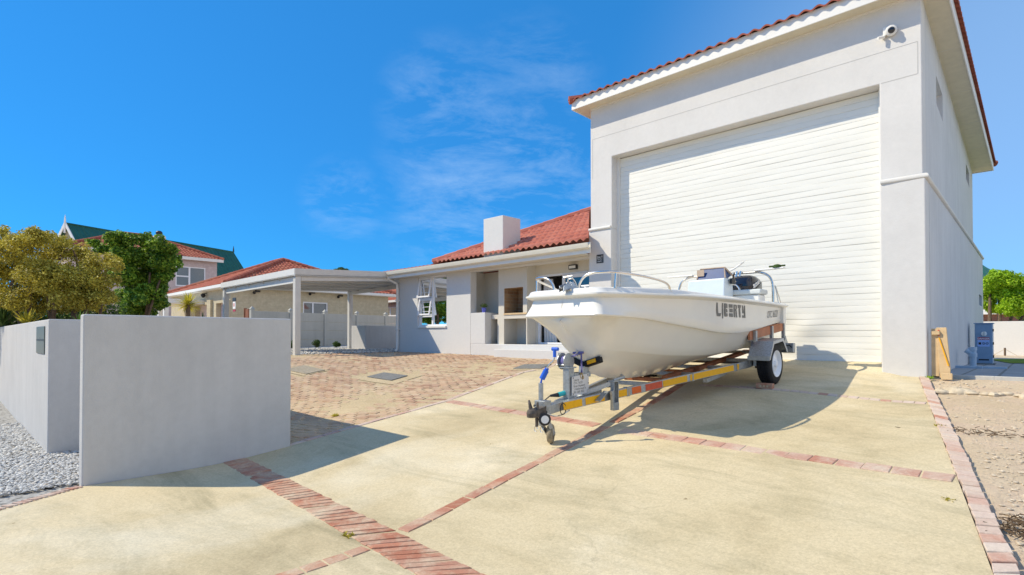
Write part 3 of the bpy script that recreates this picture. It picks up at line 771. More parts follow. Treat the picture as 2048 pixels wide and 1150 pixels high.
# window
P=PF; wl0,wl1,wz0,wz1=HW; mu=fac(862,600)[0]
m=MB(); bar=frame(m,P,wl0,wl1,wz0,wz1,.045,.05,.10); bar(mu-.03,mu+.03,wz0+.045,wz1-.045)
zsp1=fac(850,633)[2]; zsp0=fac(850,597)[2]
bar(wl0+.045,mu-.03,zsp1-.02,zsp1+.02); bar(wl0+.045,mu-.03,zsp0-.015,zsp0+.015)
win=m.build('window','white_frame',ho,bevel=.004)
MB().poly(P(wl0+.04,wz0+.04,.085),P(wl1-.04,wz0+.04,.085),P(wl1-.04,wz1-.04,.085),P(wl0+.04,wz1-.04,.085)).build('pane','glass_dark',win)
m=MB(); m.box(wl0+.05,wl1+.0,-.04,.05,wz0-.06,wz0-.002); m.build('sill','white_paint',win,bevel=.008)
for z0,z1 in((zsp1+.03,zsp0-.02),(zsp0+.02,wz1-.05)):
    def PS(s,z,d,z1=z1): 
        t=(z1-z); a=.17; return (s-0.0,.045-t*math.sin(a)-d*math.cos(a)+.0,z1-t*math.cos(a)+d*math.sin(a))
    m=MB(); frame(m,PS,wl0+.03,mu-.02,z0,z1,.045,-.02,.02); sh=m.build('sash','white_frame',win,bevel=.003)
m=MB()
for k in range(3):
    for z0,z1 in((zsp1,zsp0),(zsp0,wz1)):
        z=z0+(z1-z0)*(k+1)/4+.02; m.beam((wl0+.05,.075,z),(mu-.03,.075,z),.012,.014)
m.each('burglar_bar','white_frame',win)
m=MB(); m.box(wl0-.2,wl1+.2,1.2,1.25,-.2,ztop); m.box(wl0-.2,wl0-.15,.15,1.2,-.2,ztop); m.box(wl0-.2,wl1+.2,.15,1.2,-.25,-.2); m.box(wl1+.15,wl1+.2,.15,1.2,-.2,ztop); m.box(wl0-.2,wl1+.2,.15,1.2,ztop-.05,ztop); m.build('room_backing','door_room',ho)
# patio back wall, fireplace block
qb=.25; sb=fac(1053,660,qb)[0]; qd=qfor(sb,1070); print('patio depth',qd,'block end s',sb)
zc=fac(997,537,qb)[2]-.0; print('ceiling',zc)
def PB(s,z,d): return (s,qb+d,z)
c0=fac(997,600,qb)[0]; n1a,n1b=fac(982,660,qb)[0],fac(995,660,qb)[0]; n2a,n2b=fac(1008,660,qb)[0],fac(1053.5,660,qb)[0]-.02
za=fac(1010,637.5,qb)[2]; zb_=fac(1010,628,qb)[2]; zt_=fac(1008,577,qb)[2]
o1=fac(1008,600,qb)[0]; o2=sb-.12
sb2=sb+.02
m=MB()
wallholes(m,PB,PW-.6,sb2,zpl,zsh-.06,[(n1a,n1b,zpl+.0,za),(n2a,n2b,zpl+.0,za)],.5)
wallholes(m,PB,c0,sb2,zsh-.06,zc,[(o1,o2,zb_+.02,zt_)],.02)
m.poly((sb2,qb,zpl),(sb2,qd,zpl),(sb2,qd,zc),(sb2,qb,zc)); m.poly((c0,qb,zsh),(c0,.8,zsh),(c0,.8,zc),(c0,qb,zc))
m.poly((PE-.3,.8,zsh-.01),(c0,.8,zsh-.01),(c0,.8,zc),(PE-.3,.8,zc)); m.poly((PE-.3,.22,zsh),(PE-.3,.8,zsh),(PE-.3,.8,zc),(PE-.3,.22,zc)); m.poly((PE-.3,.221,zsh),(PE,.221,zsh),(PE,.221,zc),(PE-.3,.221,zc))
br=m.build('fireplace','plaster_patio',ho,recalc=False)
m=MB(); m.poly((n1a-.1,qb+.5,zpl),(n2b+.1,qb+.5,zpl),(n2b+.1,qb+.5,za+.1),(n1a-.1,qb+.5,za+.1)); m.build('niche_back','plaster_patio',br)
m=MB(); x0,x1,y0,y1,z0,z1=o1-.0,o2+.0,qb+.021,qb+.55,zb_+.02,zt_
m.poly((x0,y1,z0),(x1,y1,z0),(x1,y1,z1),(x0,y1,z1)); m.poly((x0,y0,z0),(x0,y1,z0),(x0,y1,z1),(x0,y0,z1)); m.poly((x1,y0,z0),(x1,y1,z0),(x1,y1,z1),(x1,y0,z1)); m.poly((x0,y0,z0),(x1,y0,z0),(x1,y1,z0),(x0,y1,z0)); m.poly((x0,y0,z1),(x1,y0,z1),(x1,y1,z1),(x0,y1,z1))
m.build('firebox','brick_braai',br,recalc=False)
m=MB(); m.box(o1,sb2,qb-.02,qb+.1,zb_-.025,zb_+.018); m.build('hearth_edge','timber_pale',br,bevel=.004)
dt=fac(1076,551,qd)[2]; dl=fac(1075,600,qd)[0]; dr=GL-.06; dm=fac(1125,600,qd)[0]
print('door',dl,dm,dr,dt)
def PD(s,z,d): return (s,qd+d,z)
m=wallholes(MB(),PD,sb2-.02,GL-.03,zpl,zc,[(dl,dr,zpl,dt)],.12); m.build('patio_wall','plaster_patio',ho,recalc=False)
m=MB(); bar=frame(m,PD,dl,dr,zpl,dt,.05,.02,.09); sd=m.build('sliding_door','white_frame',ho,bevel=.004)
m=MB(); frame(m,PD,dm,dr-.04,zpl+.02,dt-.05,.085,-.015,.03); lf=m.build('door_leaf','white_frame',sd,bevel=.004)
MB().poly(PD(dm+.08,zpl+.1,.01),PD(dr-.12,zpl+.1,.01),PD(dr-.12,dt-.13,.01),PD(dm+.08,dt-.13,.01)).build('pane','glass_dark',lf)
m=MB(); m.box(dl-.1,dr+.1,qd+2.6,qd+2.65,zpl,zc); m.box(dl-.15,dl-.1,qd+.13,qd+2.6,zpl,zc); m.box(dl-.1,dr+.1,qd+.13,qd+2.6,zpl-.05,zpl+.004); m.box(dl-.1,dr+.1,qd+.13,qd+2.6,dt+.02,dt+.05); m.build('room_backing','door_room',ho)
m=MB()
for k in range(9): m.tube([(dl+.10+k*.045,qd+.2+.025*(k%2),zpl+.02),(dl+.08+k*.04,qd+.19+.03*(k%2),zpl+1.0),(dl+.08+k*.03,qd+.2,dt-.1)],.032,8)
m.build('curtain','sign_board',ho,smooth=True)
# ceiling, beam, eaves
tp=math.tan(math.radians(25.2)); zr=ztop+.10; er=.50; sE=GL-.3
for _ in range(40):
    if proj(sE,-.5,zr)[0]<1179: sE+=.015
L=sE-(HL-er); u0=fac(863,536,-.5)[0]-(HL-er); print('hip start',u0,sE)
m=MB(); m.box(HL-.3,GL-.04,-.40,qd+.0,zc+.0,zc+.03); m.build('ceiling','plaster_patio',ho)
m=MB(); zbm=fac(1177,515,0)[2]; m.box(PE+.001,GL-.036,.0,.18,zbm,zc-.001); m.build('beam','plaster_house',ho,bevel=.006)
m=MB(); m.box(HL-.42,sE-.02,-.42,-.40,zc-.02,ztop+.09); m.build('fascia','white_paint',ho)
gz=zg
prof=[(-.42,gz+.11),(-.42,gz),(-.47,gz-.01),(-.515,gz+.02),(-.53,gz+.07),(-.54,gz+.115),(-.525,gz+.115),(-.51,gz+.075),(-.49,gz+.03),(-.43,gz+.02),(-.43,gz+.11)]
m=MB(); m.prism([(HL-.42,a,b) for a,b in prof],(sE-(HL-.42),0,0)); m.build('gutter','gutter_paint',ho,bevel=.004)
m=MB(); m.tube([(HL+.02,-.47,gz+.02),(HL+.02,-.40,gz-.1),(HL+.03,-.09,gz-.22),(HL+.03,-.07,gz-.35),(HL+.03,-.07,-.40),(HL+.03,-.15,-.49)],.042,10)
for z in(.2,1.1): m.box(HL-.03,HL+.09,-.12,-.001,z,z+.03)
m.build('downpipe','white_paint',ho,smooth=True)
# roof

m=MB(); tile_roof(m,(HL-er,-er,zr),(1,0),(0,1),L,5.2,tp,.185,.34,[((u0,0),(-1,1)),((L,0),(.47,L-(GL-.035-(HL-er))))],amp=.05,step=.042)
tile_roof(m,(HL-er,-er,zr-.045),(1,0),(0,1),u0+.1,.16,.12,.185,.34,[],amp=.025,step=.02)
m.poly((HL-er+u0,-er,zr),(HL-er,9,zr),(HL-er+5.2,9,zr+tp*5.2),(HL-er+5.2+u0,-er+5.2,zr+tp*5.2)); m.poly((HL-er,-er,zr-.03),(HL-er,9,zr-.03),(HL-er+u0,-er+.1,zr-.03))
rf=m.build('roof','tile_red',ho,smooth=True,recalc=False)
m=MB(); ridge(m,(HL-er+u0+.03,-er+.03,zr+.05),(HL-er+5.2+u0,-er+5.2,zr+tp*5.2+.06),.10); m.build('ridge_cap','tile_red',rf,smooth=True)
cq=-.40; ca=fac(967,437,cq); cb=fac(1006,437,cq); q2=qfor(cb[0],1041); print('chimney',ca,cb,q2)
m=MB(); zct=fac(1006,430,cq)[2]; m.box(ca[0],cb[0],cq,q2,ztop+.06,zct); m.build('chimney','plaster_house',ho,bevel=.012)
a=fac(1148,534.5,qd)
wlp=MB().box(a[0]-.12,a[0]+.12,qd-.07,qd-.001,a[2]-.055,a[2]+.06).build('wall_light','dark_plastic',ho,bevel=.008)
MB().box(a[0]-.095,a[0]+.095,qd-.075,qd-.0705,a[2]-.032,a[2]+.032).build('diffuser','white_plastic',wlp)
# pot plant on the shelf
a=fac(969,626,.16); pp=thing('potted_plant','small green herb in a blue pot on the patio shelf','plant',(a[0],.14,zsh))
m=MB(); m.lathe((a[0],.14,zsh),(0,0,1),[(.045,0),(.062,.11),(.066,.115),(.066,.13),(.056,.13),(.05,.1)],18); m.build('pot','pot_blue',pp,smooth=True)
m=MB()
for k in range(420):
    a_=rng.uniform(0,6.3); el=rng.uniform(0,1.5); rr=.13*rng.uniform(.3,1); p=(a[0]+rr*math.cos(a_)*math.cos(el),.14+rr*math.sin(a_)*math.cos(el),zsh+.15+rr*math.sin(el)*.75)
    t=rng.uniform(0,6.3); d=.018; m.poly(p,(p[0]+d*math.cos(t),p[1]+d*math.sin(t),p[2]+rng.uniform(-d,d)),(p[0]+d*1.6*math.cos(t+.5),p[1]+d*1.6*math.sin(t+.5),p[2]+rng.uniform(0,d)))
m.build('foliage','leaf_mid',pp,recalc=False)
# ---------------------------------------------------------------- carport
K2=H(593,710); K2=(K2[0],K2[1]); 
def zat(px,py,s,q):
    lo,hi=-3,9
    for _ in range(40):
        mm=(lo+hi)/2
        if proj(s,q,mm)[1]>py: lo=mm
        else: hi=mm
    return lo
cp=thing('carport','flat roofed grey carport with square posts beside the house','carport',(K2[0],K2[1],-.5))
zA=zat(583,538,*K2); sB=K2[0]
lo,hi=-25,K2[0]
for _ in range(40):
    mm=(lo+hi)/2
    if proj(mm,K2[1],1.7)[0]<452: lo=mm
    else: hi=mm
K3=(lo,K2[1]); zB=zat(452,566,*K3); 
qk=qfor(K3[0]+.2,700,0,-4,8); K4=(K3[0]+.2,qk); zE=zat(797,544,HL,0)
print('carport',K2,zA,K3,zB,K4,zE)
A=(K2[0]+.12,K2[1]-.12,zA); Bc=(K3[0]-.12,K3[1]-.12,zB); C=(K4[0]-.3,K4[1]+.15,zB+.18); D=(HL-.03,K4[1]+.15,zA+.24); E_=(HL-.03,-.03,zE)
m=MB(); top=[A,Bc,C,D,E_]; m.prism([(p[0],p[1],p[2]-.19) for p in top],(0,0,.03)); m.build('roof_deck','carport_paint',cp)
def fas(m,p,q,h,th,dz=0):
    d=vnorm((q[0]-p[0],q[1]-p[1],0)); n=(d[1]*th,-d[0]*th,0)
    m.prism([(p[0],p[1],p[2]+dz),(q[0],q[1],q[2]+dz),(q[0],q[1],q[2]-h+dz),(p[0],p[1],p[2]-h+dz)],n)
m=MB(); fas(m,E_,A,.2,.02); m.build('fascia','carport_paint',cp)
m=MB(); fas(m,A,Bc,.19,.02); m.build('fascia','carport_white',cp)
m=MB(); fas(m,C,D,.2,.02); fas(m,Bc,C,.2,.02); m.build('fascia','carport_paint',cp)
m=MB(); m.beam((K2[0],K2[1],zA-.28),(K3[0],K3[1],zB-.28),.06,.16); m.build('beam','carport_white',cp)
m=MB(); m.beam((K2[0],K2[1]+.1,zA-.255),(E_[0]-.05,-.15,zE-.255),.06,.10)
m.build('beam','carport_paint',cp)
m=MB(); m.beam((K4[0],K4[1],C[2]-.27),(D[0],D[1]-.1,D[2]-.27),.08,.14); m.build('beam','carport_paint',cp)
for t in(.2,.4,.6,.8):
    p=lerp(A,Bc,t); q=lerp(D,C,t); m=MB(); m.beam((p[0],p[1]+.06,p[2]-.22),(q[0],q[1]-.06,q[2]-.22),.05,.06); m.build('purlin','carport_paint',cp)
for (s,q),zt in((K2,zA-.2),(K3,zB-.2),(K4,C[2]-.2)):
    m=MB(); m.box(s-.075,s+.075,q-.075,q+.075,terr(s,q)-.1,zt); 
    po=m.build('post','carport_paint',cp,bevel=.008)
m=MB(); z0=terr(*K2); 
m.box(K2[0]-.079,K2[0]-.0755,K2[1]-.04,K2[1]+.04,z0+.05,z0+.7); m.box(K2[0]-.079,K2[0]-.0755,K2[1]-.04,K2[1]+.04,z0+.95,z0+1.7)
m.each('post_slot','white_paint',cp)
# ---------------------------------------------------------------- front walls
ww=thing('garden_wall','grey plastered wall standing beside the driveway, nearest the viewer','wall',(-5.0,-9,-1.45))
ztw=zat(173,628,-4.97,-9.03); print('wall top',ztw,zat(578,640,-5.0,-7.0))
m=MB(); m.box(-5.15,-4.985,-9.05,-7.0,-1.6,ztw); m.box(-9.6,-5.15,-7.165,-7.0,-1.6,ztw-.004)
m.build('wall','plaster_wall',ww,bevel=.018,seg=3)
sw=thing('street_wall','grey plastered street wall with a steel letter plate','wall',(-7.03,-9.1,-1.45))
z2=zat(96,638,-7.03,-9.1)
m=MB(); m.prism([(-30,-9.1,-1.7),(-7.03,-9.1,-1.7),(-7.03,-7.166,-1.7),(-7.2,-7.166,-1.7),(-7.2,-8.93,-1.7),(-30,-8.93,-1.7)],(0,0,z2+1.7)); m.build('wall','plaster_wall',sw,bevel=.015,seg=3)
la=fac(74,654,-9.105); lb=fac(89,706,-9.105)
a0,a1=la[0],lb[0]; zl0=zat(81,707,(a0+a1)/2,-9.1); zl1=zat(81,653,(a0+a1)/2,-9.1)
m=MB(); m.box(a0,a1,-9.112,-9.0995,zl0,zl1); lp=m.build('letter_plate','letter_plate',sw,bevel=.006)
text('number','13','letter_grey',lp,((a0+a1)/2,-9.1125,zl1-.2),(1,0,0),(0,0,1),.09,.0006,'CENTER')
m=MB(); m.box(a0+.015,a1-.015,-9.1135,-9.112,(zl0+zl1)/2-.012,(zl0+zl1)/2+.012); m.build('letter_slot','dark_plastic',lp)
# drain covers in the court
for i,(c,lab) in enumerate(zip(COVERS,('grey manhole cover in a concrete collar, in the middle of the brick court','grey manhole cover in the brick court close to the patio steps','dull manhole cover in the brick court near the carport post'))):
    z=terr(*c); t=thing('manhole_cover',lab,'manhole cover',(c[0],c[1],z),'drain covers in the brick court')
    a=.25; ca_,sa_=math.cos(a),math.sin(a)
    def rot(x,y,zz,c=c): return (c[0]+ca_*x-sa_*y,c[1]+sa_*x+ca_*y,terr(c[0]+ca_*x-sa_*y,c[1]+sa_*x+ca_*y)+zz)
    m=MB(); W_,D_=((.58,.5),(.40,.36),(.38,.34))[i]
    rows=[[rot(-W_+2*W_*i_/6,-D_+2*D_*j_/6,.004) for i_ in range(7)] for j_ in range(7)]; m.grid(rows); m.build('collar','mortar',t,recalc=False)
    m=MB(); m.add([rot(x,y,zz) for x in(-.33,.33) for y in(-.25,.25) for zz in(0.0,.022)],[(0,1,3,2),(4,6,7,5),(0,4,5,1),(2,3,7,6),(0,2,6,4),(1,5,7,3)]); m.build('lid','manhole' if i<2 else 'manhole_dusty',t,bevel=.004)
# ---------------------------------------------------------------- boat
S0,Q0=-2.1112,-5.2887
def W(w,k,z): return (S0+w,Q0+k,z)
boat=thing('motor_boat','white open fishing boat with blunt bow and centre console on a trailer','boat',W(0,2.2,-.5))
wr=[(0,.56),(.3,.68),(.8,.80),(1.6,.92),(2.5,.99),(3.4,.985),(4.54,.965)]
wuc=[(0,.55),(.3,.62),(.8,.70),(1.6,.80),(2.5,.875),(4.54,.885)]
wlc=[(.3,.2),(.45,.26),(.7,.37),(1,.455),(1.4,.525),(1.8,.575),(2.2,.615),(2.6,.64),(3,.65),(4.54,.655)]
zuc=[(0,.226),(.4,.217),(.7,.203),(1.1,.162),(1.72,.104),(2.2,.060),(2.75,.052),(3.1,.075),(3.5,.118),(4.3,.222),(4.54,.25)]
zlc=[(.3,-.10),(.45,-.155),(.7,-.175),(1,-.198),(1.4,-.228),(1.8,-.242),(2.2,-.247),(2.6,-.236),(3,-.215),(3.4,-.187),(3.8,-.148),(4.2,-.11),(4.54,-.08)]
zkl=[(.6,-.44),(.8,-.498),(1.05,-.525),(1.4,-.540),(1.8,-.53),(2.2,-.5),(2.6,-.46),(3,-.415),(3.4,-.37),(3.8,-.325),(4.2,-.285),(4.54,-.25)]
zrub=[(0,.452),(.6,.457),(1.5,.476),(4.54,.480)]
ztop_=[(0,.512),(.6,.522),(1.06,.532),(1.6,.520),(2.2,.510),(2.8,.502),(4.54,.516)]
KS=[.4,.55,.7,.85,1,1.2,1.4,1.6,1.8,2,2.2,2.4,2.6,2.8,3,3.2,3.4,3.6,3.8,4,4.2,4.37,4.54]
def corner(tab,inset,r,k0):
    """plan outline of one waterline, bow centre -> rounded corner -> stern"""
    wf=cub(tab,0)-inset; out=[(0,k0),(wf*.25,k0),(wf*.5,k0),(wf*.72,k0)]
    for t in(0,22,45,68,90):
        a=math.radians(t); out.append((wf-r+r*math.sin(a)*(1.0+.0),k0+r-r*math.cos(a)))
    out.append(((wf+cub(tab,.4)-inset)/2,max(.28,k0+r+.06)))
    for k in KS: out.append((cub(tab,k)-inset,k))
    return out
LN={}
def line(name,tab,inset,ztab,dz,r=.10,k0=0): LN[name]=[(w,k,cub(ztab,k)+dz) for w,k in corner(tab,inset,r,k0)]
line('g0',wr,.20,ztop_,.004,.10,.20); line('g1',wr,.060,ztop_,.006,.10,.06); line('g2',wr,.040,ztop_,-.006,.10,.04)
line('r1',wr,.022,zrub,.018,.11,.02); line('r2',wr,0,zrub,.006,.11,-.005); line('r3',wr,0,zrub,-.010,.11,-.005); line('r4',wr,.02,zrub,-.022,.11,.012)
line('t1',wr,.066,zrub,-.042,.10,.062); 
# concave flare, then the chine
def blend(a,b,t,pinch=0): 
    return [(p[0]+(q[0]-p[0])*t-pinch,p[1]+(q[1]-p[1])*t+pinch*(1 if i<9 else 0),p[2]+(q[2]-p[2])*t) for i,(p,q) in enumerate(zip(LN[a],LN[b]))]
line('c1',wuc,0,zuc,.0,.07,-.005); 
LN['t2']=blend('t1','c1',.33,.008); LN['t3']=blend('t1','c1',.66,.006)
line('c2',wuc,.012,zuc,-.014,.07,.004); line('c3',wuc,.06,zuc,-.016,.07,.05)
nF=10
kf=[0,.03,.07,.13,.19,.24,.29,.34,.40,.48]; zf_=[.160,.135,.10,.06,.015,-.04,-.11,-.175,-.25,-.345]
LN['kl']=[(0.0,kf[i],zf_[i]) for i in range(nF)]+[(0,k+.12*max(0,1-(k-.4)/.6),cub(zkl,k+.12*max(0,1-(k-.4)/.6))) for k in KS]
wf=[.004,.02,.036,.056,.078,.10,.12,.143,.168,.20]; k8=[.01,.05,.1,.15,.2,.24,.275,.305,.335,.37]; z8=[.165,.14,.105,.068,.03,-.005,-.035,-.062,-.088,-.118]
LN['l1']=[(wf[i],k8[i],z8[i]) for i in range(nF)]+[(cub(wlc,k),k,cub(zlc,k)) for k in KS]
LN['l2']=[(max(.002,w-.016*sm(.5,1.3,k)-.001),k,z-.009*sm(.5,1.3,k)-.001) for w,k,z in LN['l1']]
LN['m1']=blend('c3','l1',.35); LN['m2']=blend('c3','l1',.7)
LN['b1']=[(p[0]*.5,(p[1]+q[1])/2,p[2]+(q[2]-p[2])*.45) for p,q in zip(LN['l2'],LN['kl'])]
hull_seq=['r4','t1','t2','t3','c1','c2','c3','m1','m2','l1','l2','b1','kl']
m=MB()
for sg_ in(1,-1):
    rows=[[W(sg_*w,k,z) for w,k,z in LN[n]] for n in hull_seq]
    m.grid(rows)
    st=[W(sg_*LN[n][-1][0],4.54,LN[n][-1][2]) for n in hull_seq]
    c=W(0,4.54,.1); 
    for a,b in zip(st,st[1:]): m.poly(a,b,c)
    m.poly(W(0,4.54,.46),st[0],c)
hull=m.build('hull','gelcoat',boat,smooth=True,sharp=42,merge=True)
m=MB()
for sg_ in(1,-1):
    m.grid([[W(sg_*w,k,z) for w,k,z in LN[n]] for n in('g2','r1','r2','r3','r4')])
rub=m.build('rub_rail','gelcoat',boat,smooth=True,sharp=40,merge=True)
LN['i1']=[(w,k,.20) for w,k,z in LN['g0']]; LN['i0']=[(0,max(k,.2),.20) for w,k,z in LN['g0']]
m=MB()
for sg_ in(1,-1):
    m.grid([[W(sg_*w,k,z) for w,k,z in LN[n]] for n in('i0','i1','g0','g1','g2')])
m.box(S0-.93,S0+.93,Q0+4.42,Q0+4.53,.2,.51)
m.grid([[W(w*.98,k,lin(ztop_,k)+.006) for w in(-lin(wr,k)+.19,0,lin(wr,k)-.19)] for k in(.19,.3,.4,.5,.6)])
m.build('deck','gelcoat',boat,smooth=True,sharp=30,merge=True)
# bow rails (mirrored pair)
def spline(pts,n=6):
    out=[]
    for i in range(len(pts)-1):
        p0,p1,p2,p3=pts[max(i-1,0)],pts[i],pts[i+1],pts[min(i+2,len(pts)-1)]
        for j in range(n):
            t=j/n; out.append(tuple(.5*(2*p1[a]+(p2[a]-p0[a])*t+(2*p0[a]-5*p1[a]+4*p2[a]-p3[a])*t*t+(3*p1[a]-p0[a]-3*p2[a]+p3[a])*t**3) for a in range(3)))
    return out+[pts[-1]]
for sg_ in(1,-1):
    pts=[W(sg_*w,k,z) for w,k,z in((.17,.12,.50),(.19,.12,.58),(.25,.12,.645),(.34,.13,.675),(.46,.17,.682),(.56,.26,.680),(.65,.45,.664),(.72,.68,.642),(.77,.88,.612),(.785,.98,.575),(.785,1.02,.52))]
    m=MB(); m.tube(spline(pts,7),.0145,10); br_=m.build('bow_rail','stainless',boat,smooth=True)
    m=MB(); m.tube([W(sg_*.555,.25,.50),W(sg_*.56,.26,.68)],.0105,8)
    for p in(pts[0],pts[-1],W(sg_*.555,.25,.516)): m.lathe((p[0],p[1],.512),(0,0,1),[(.03,0),(.03,.008),(.016,.012)],12)
    m.each('rail_post','stainless',br_,smooth=True)
# bow roller and cleat
bw=MB()
for sg_ in(-1,1): bw.prism([W(sg_*.03+.08,.20,.515),W(sg_*.03+.08,-.03,.50),W(sg_*.03+.08,-.08,.47),W(sg_*.03+.08,-.06,.545),W(sg_*.03+.08,.10,.60)],(.006,0,0))
bw.beam(W(.08,.22,.52),W(.08,-.05,.512),.06,.006); bro=bw.build('bow_roller','galvanised_blue',boat)
m=MB(); m.lathe(W(.055,-.055,.505),(1,0,0),[(.022,0),(.014,.025),(.022,.05)],12); m.build('roller','dark_plastic',bro,smooth=True)
m=MB(); m.tube([W(.0,.18,.52),W(.0,.14,.60),W(.03,.12,.64),W(.08,.12,.645),W(.10,.15,.60),W(.10,.2,.52)],.009,8); m.tube([W(-.02,.10,.655),W(.10,.10,.665)],.007,8); m.tube([W(.04,.12,.56),W(.14,.02,.50)],.012,8); m.lathe(W(.02,.12,.575),(1,0,0),[(.032,0),(.032,.04)],12)
m.build('anchor_bracket','stainless',bro,smooth=True)
m=MB()
for px_ in(-.21,.13):
  m=MB(); m.tube([W(px_-.05,.30,.565),W(px_+.05,.30,.565)],.010,8); m.tube([W(px_,.30,.51),W(px_,.30,.565)],.012,8)
m.build('cleat','white_plastic',boat,smooth=True); m=MB()
m=MB(); m.tube([W(0,.40,-.21),W(0,.33,-.205)],.012,8); m.tube([W(.0,.33,-.23),W(0,.29,-.205),W(0,.33,-.18)],.008,8); m.build('bow_eye','stainless',boat,smooth=True)
S0+=.07   # console sits slightly to port
# centre console
m=MB()
cz=.885; 
m.add([W(-.30,3.42,.2),W(.33,3.42,.2),W(.33,3.85,.2),W(-.30,3.85,.2),W(-.27,3.50,cz-.01),W(.315,3.50,cz),W(.315,3.80,cz),W(-.27,3.80,cz-.01)],[(0,1,5,4),(1,2,6,5),(2,3,7,6),(3,0,4,7),(4,5,6,7)])
con=m.build('console','console_white',boat,bevel=.018,seg=3)
m=MB(); m.add([W(-.14,3.53,cz),W(.31,3.53,cz),W(.31,3.62,cz),W(-.14,3.62,cz),W(-.10,3.58,cz+.165),W(.28,3.58,cz+.165),W(.30,3.80,cz+.06),W(-.12,3.80,cz+.06)],[(0,1,5,4),(4,5,6,7),(1,6,5),(0,4,7),(1,2,6)])
ws=m.build('windscreen','cover_blue',con)
m=MB(); m.tube([W(-.14,3.527,cz+.005),W(-.10,3.577,cz+.168),W(.28,3.577,cz+.168),W(.312,3.527,cz+.005)],.011,6); m.tube([W(.28,3.577,cz+.168),W(.34,3.80,cz+.03)],.014,6); m.box(S0-.135,S0-.02,Q0+3.524,Q0+3.529,cz+.05,cz+.15); m.build('screen_edge','cover_edge',ws)
m=MB(); cw=W(.20,3.93,.66); m.tube([vadd(cw,(.17*math.cos(t*math.pi/14),.10*math.sin(t*math.pi/14)+.0,.17*math.sin(t*math.pi/14))) for t in range(28)],.013,8,closed=True)
for t in(0,2.1,4.2): m.tube([cw,vadd(cw,(.165*math.cos(t),.09*math.sin(t),.165*math.sin(t)))],.009,6)
m.build('steering_wheel','stainless',con,smooth=True)
m=MB(); m.box(S0+.34,S0+.38,Q0+3.62,Q0+3.76,.80,.88); m.tube([W(.36,3.7,.88),W(.40,3.66,.97)],.012,8); m.build('throttle','dark_plastic',con,bevel=.006)
S0-=.07
m=MB(); m.box(S0+.31,S0+.77,Q0+3.85,Q0+4.10,.2,.635); m.build('seat_box','gelcoat',boat,bevel=.02)
m=MB(); m.box(S0+.28,S0+.80,Q0+3.82,Q0+4.13,.637,.715); m.build('seat_cushion','seat_vinyl',boat,bevel=.022,seg=3)
# stern arch
ak=4.36
ar=[(-.80,.50),(-.80,.70),(-.78,.86),(-.72,.97),(-.60,1.025),(-.45,1.03),(0,1.03),(.45,1.03),(.60,1.022),(.72,.965),(.785,.86),(.80,.70),(.80,.50)]
m=MB(); m.tube(spline([W(a,ak,z) for a,z in ar],5),.020,10); arch=m.build('stern_arch','stainless',boat,smooth=True)
m=MB(); m.beam(W(.52,ak,1.055),W(.97,ak,1.063),.09,.022); m.beam(W(-.52,ak,1.055),W(-1.0,ak,1.055),.09,.022); m.each('rod_board','white_plastic',arch,bevel=.006)
m=MB(); m.lathe(W(.86,ak,1.073),(0,0,1),[(.07,0),(.05,.02),(.05,.045),(.02,.055)],12); m.tube([W(.74,ak,1.10),W(.98,ak,1.10)],.014,8); m.build('stern_light','leaf_mid',arch,smooth=True)
for a in(.22,.28): 
    m=MB(); m.tube([W(a,ak-.06,.88),W(a+.03,ak-.03,1.06)],.020,10); m.build('rod_holder','stainless',arch,smooth=True)
m=MB(); m.tube(spline([W(-.12,ak-.1,.72),W(-.10,ak-.1,.90),W(.0,ak-.06,1.03),W(.18,ak-.03,1.10),W(.34,ak,1.21)],5),[.014]*21,8); m.tube([W(.30,4.3,1.18),W(.37,4.38,1.235)],.006,6); m.build('aerial','white_plastic',arch,smooth=True)
for sg_ in(1,): 
    m=MB(); m.tube([W(.86,ak+.06,.51),W(.82,ak+.03,.80)],.008,6); m.tube([W(.89,ak+.08,.51),W(.83,ak+.03,.78)],.008,6); m.build('arch_stay','stainless',arch,smooth=True)
# outboard motor
KM=lambda k:4.18+(k-4.66)*.75
ZM=lambda z:.66+(z-.66)*.82
mot=[]
m=MB()
secs=[]
for k,wd,zb,zt in((4.66,.06,.80,.90),(4.70,.14,.72,.98),(4.78,.19,.68,1.04),(4.92,.21,.66,1.07),(5.08,.215,.66,1.07),(5.24,.21,.67,1.045),(5.36,.19,.69,.99),(5.45,.15,.73,.91),(5.48,.08,.78,.85)):
    r=[]
    for t in range(20):
        a=2*math.pi*t/20; ca_,sa_=math.cos(a),math.sin(a)
        x=wd*math.copysign(abs(ca_)**.55,ca_); z=(zb+zt)/2+(zt-zb)/2*math.copysign(abs(sa_)**.6,sa_); r.append(W(x*.94+.33,KM(k),ZM(z)))
    r.append(r[0]); secs.append(r)
m.grid(secs); m.add(secs[0][:-1],[tuple(range(20))]); m.add(secs[-1][:-1],[tuple(range(20))])
S0+=.31; Q0-=.04
ob=MB(); ob.box(S0-.07,S0+.11,Q0+4.60,Q0+5.0,.36,.70); ob.box(S0-.04,S0+.08,Q0+4.80,Q0+5.12,-.32,.50); ob.box(S0-.12,S0+.16,Q0+4.56,Q0+4.66,.40,.62)
ob.prism([W(0,4.85,-.3),W(0,5.1,-.3),W(0,5.05,-.6),W(0,4.98,-.62)],(.03,0,0)); ob.lathe(W(.02,4.84,-.34),(0,1,0),[(.02,0),(.055,.08),(.05,.3),(.03,.38)],12)
motor=ob.build('outboard_motor','cowl_black',boat,bevel=.02); S0-=.31; Q0+=.04
m.build('cowl','cowl_black',motor,smooth=True,sharp=60,merge=True)
m=MB(); 
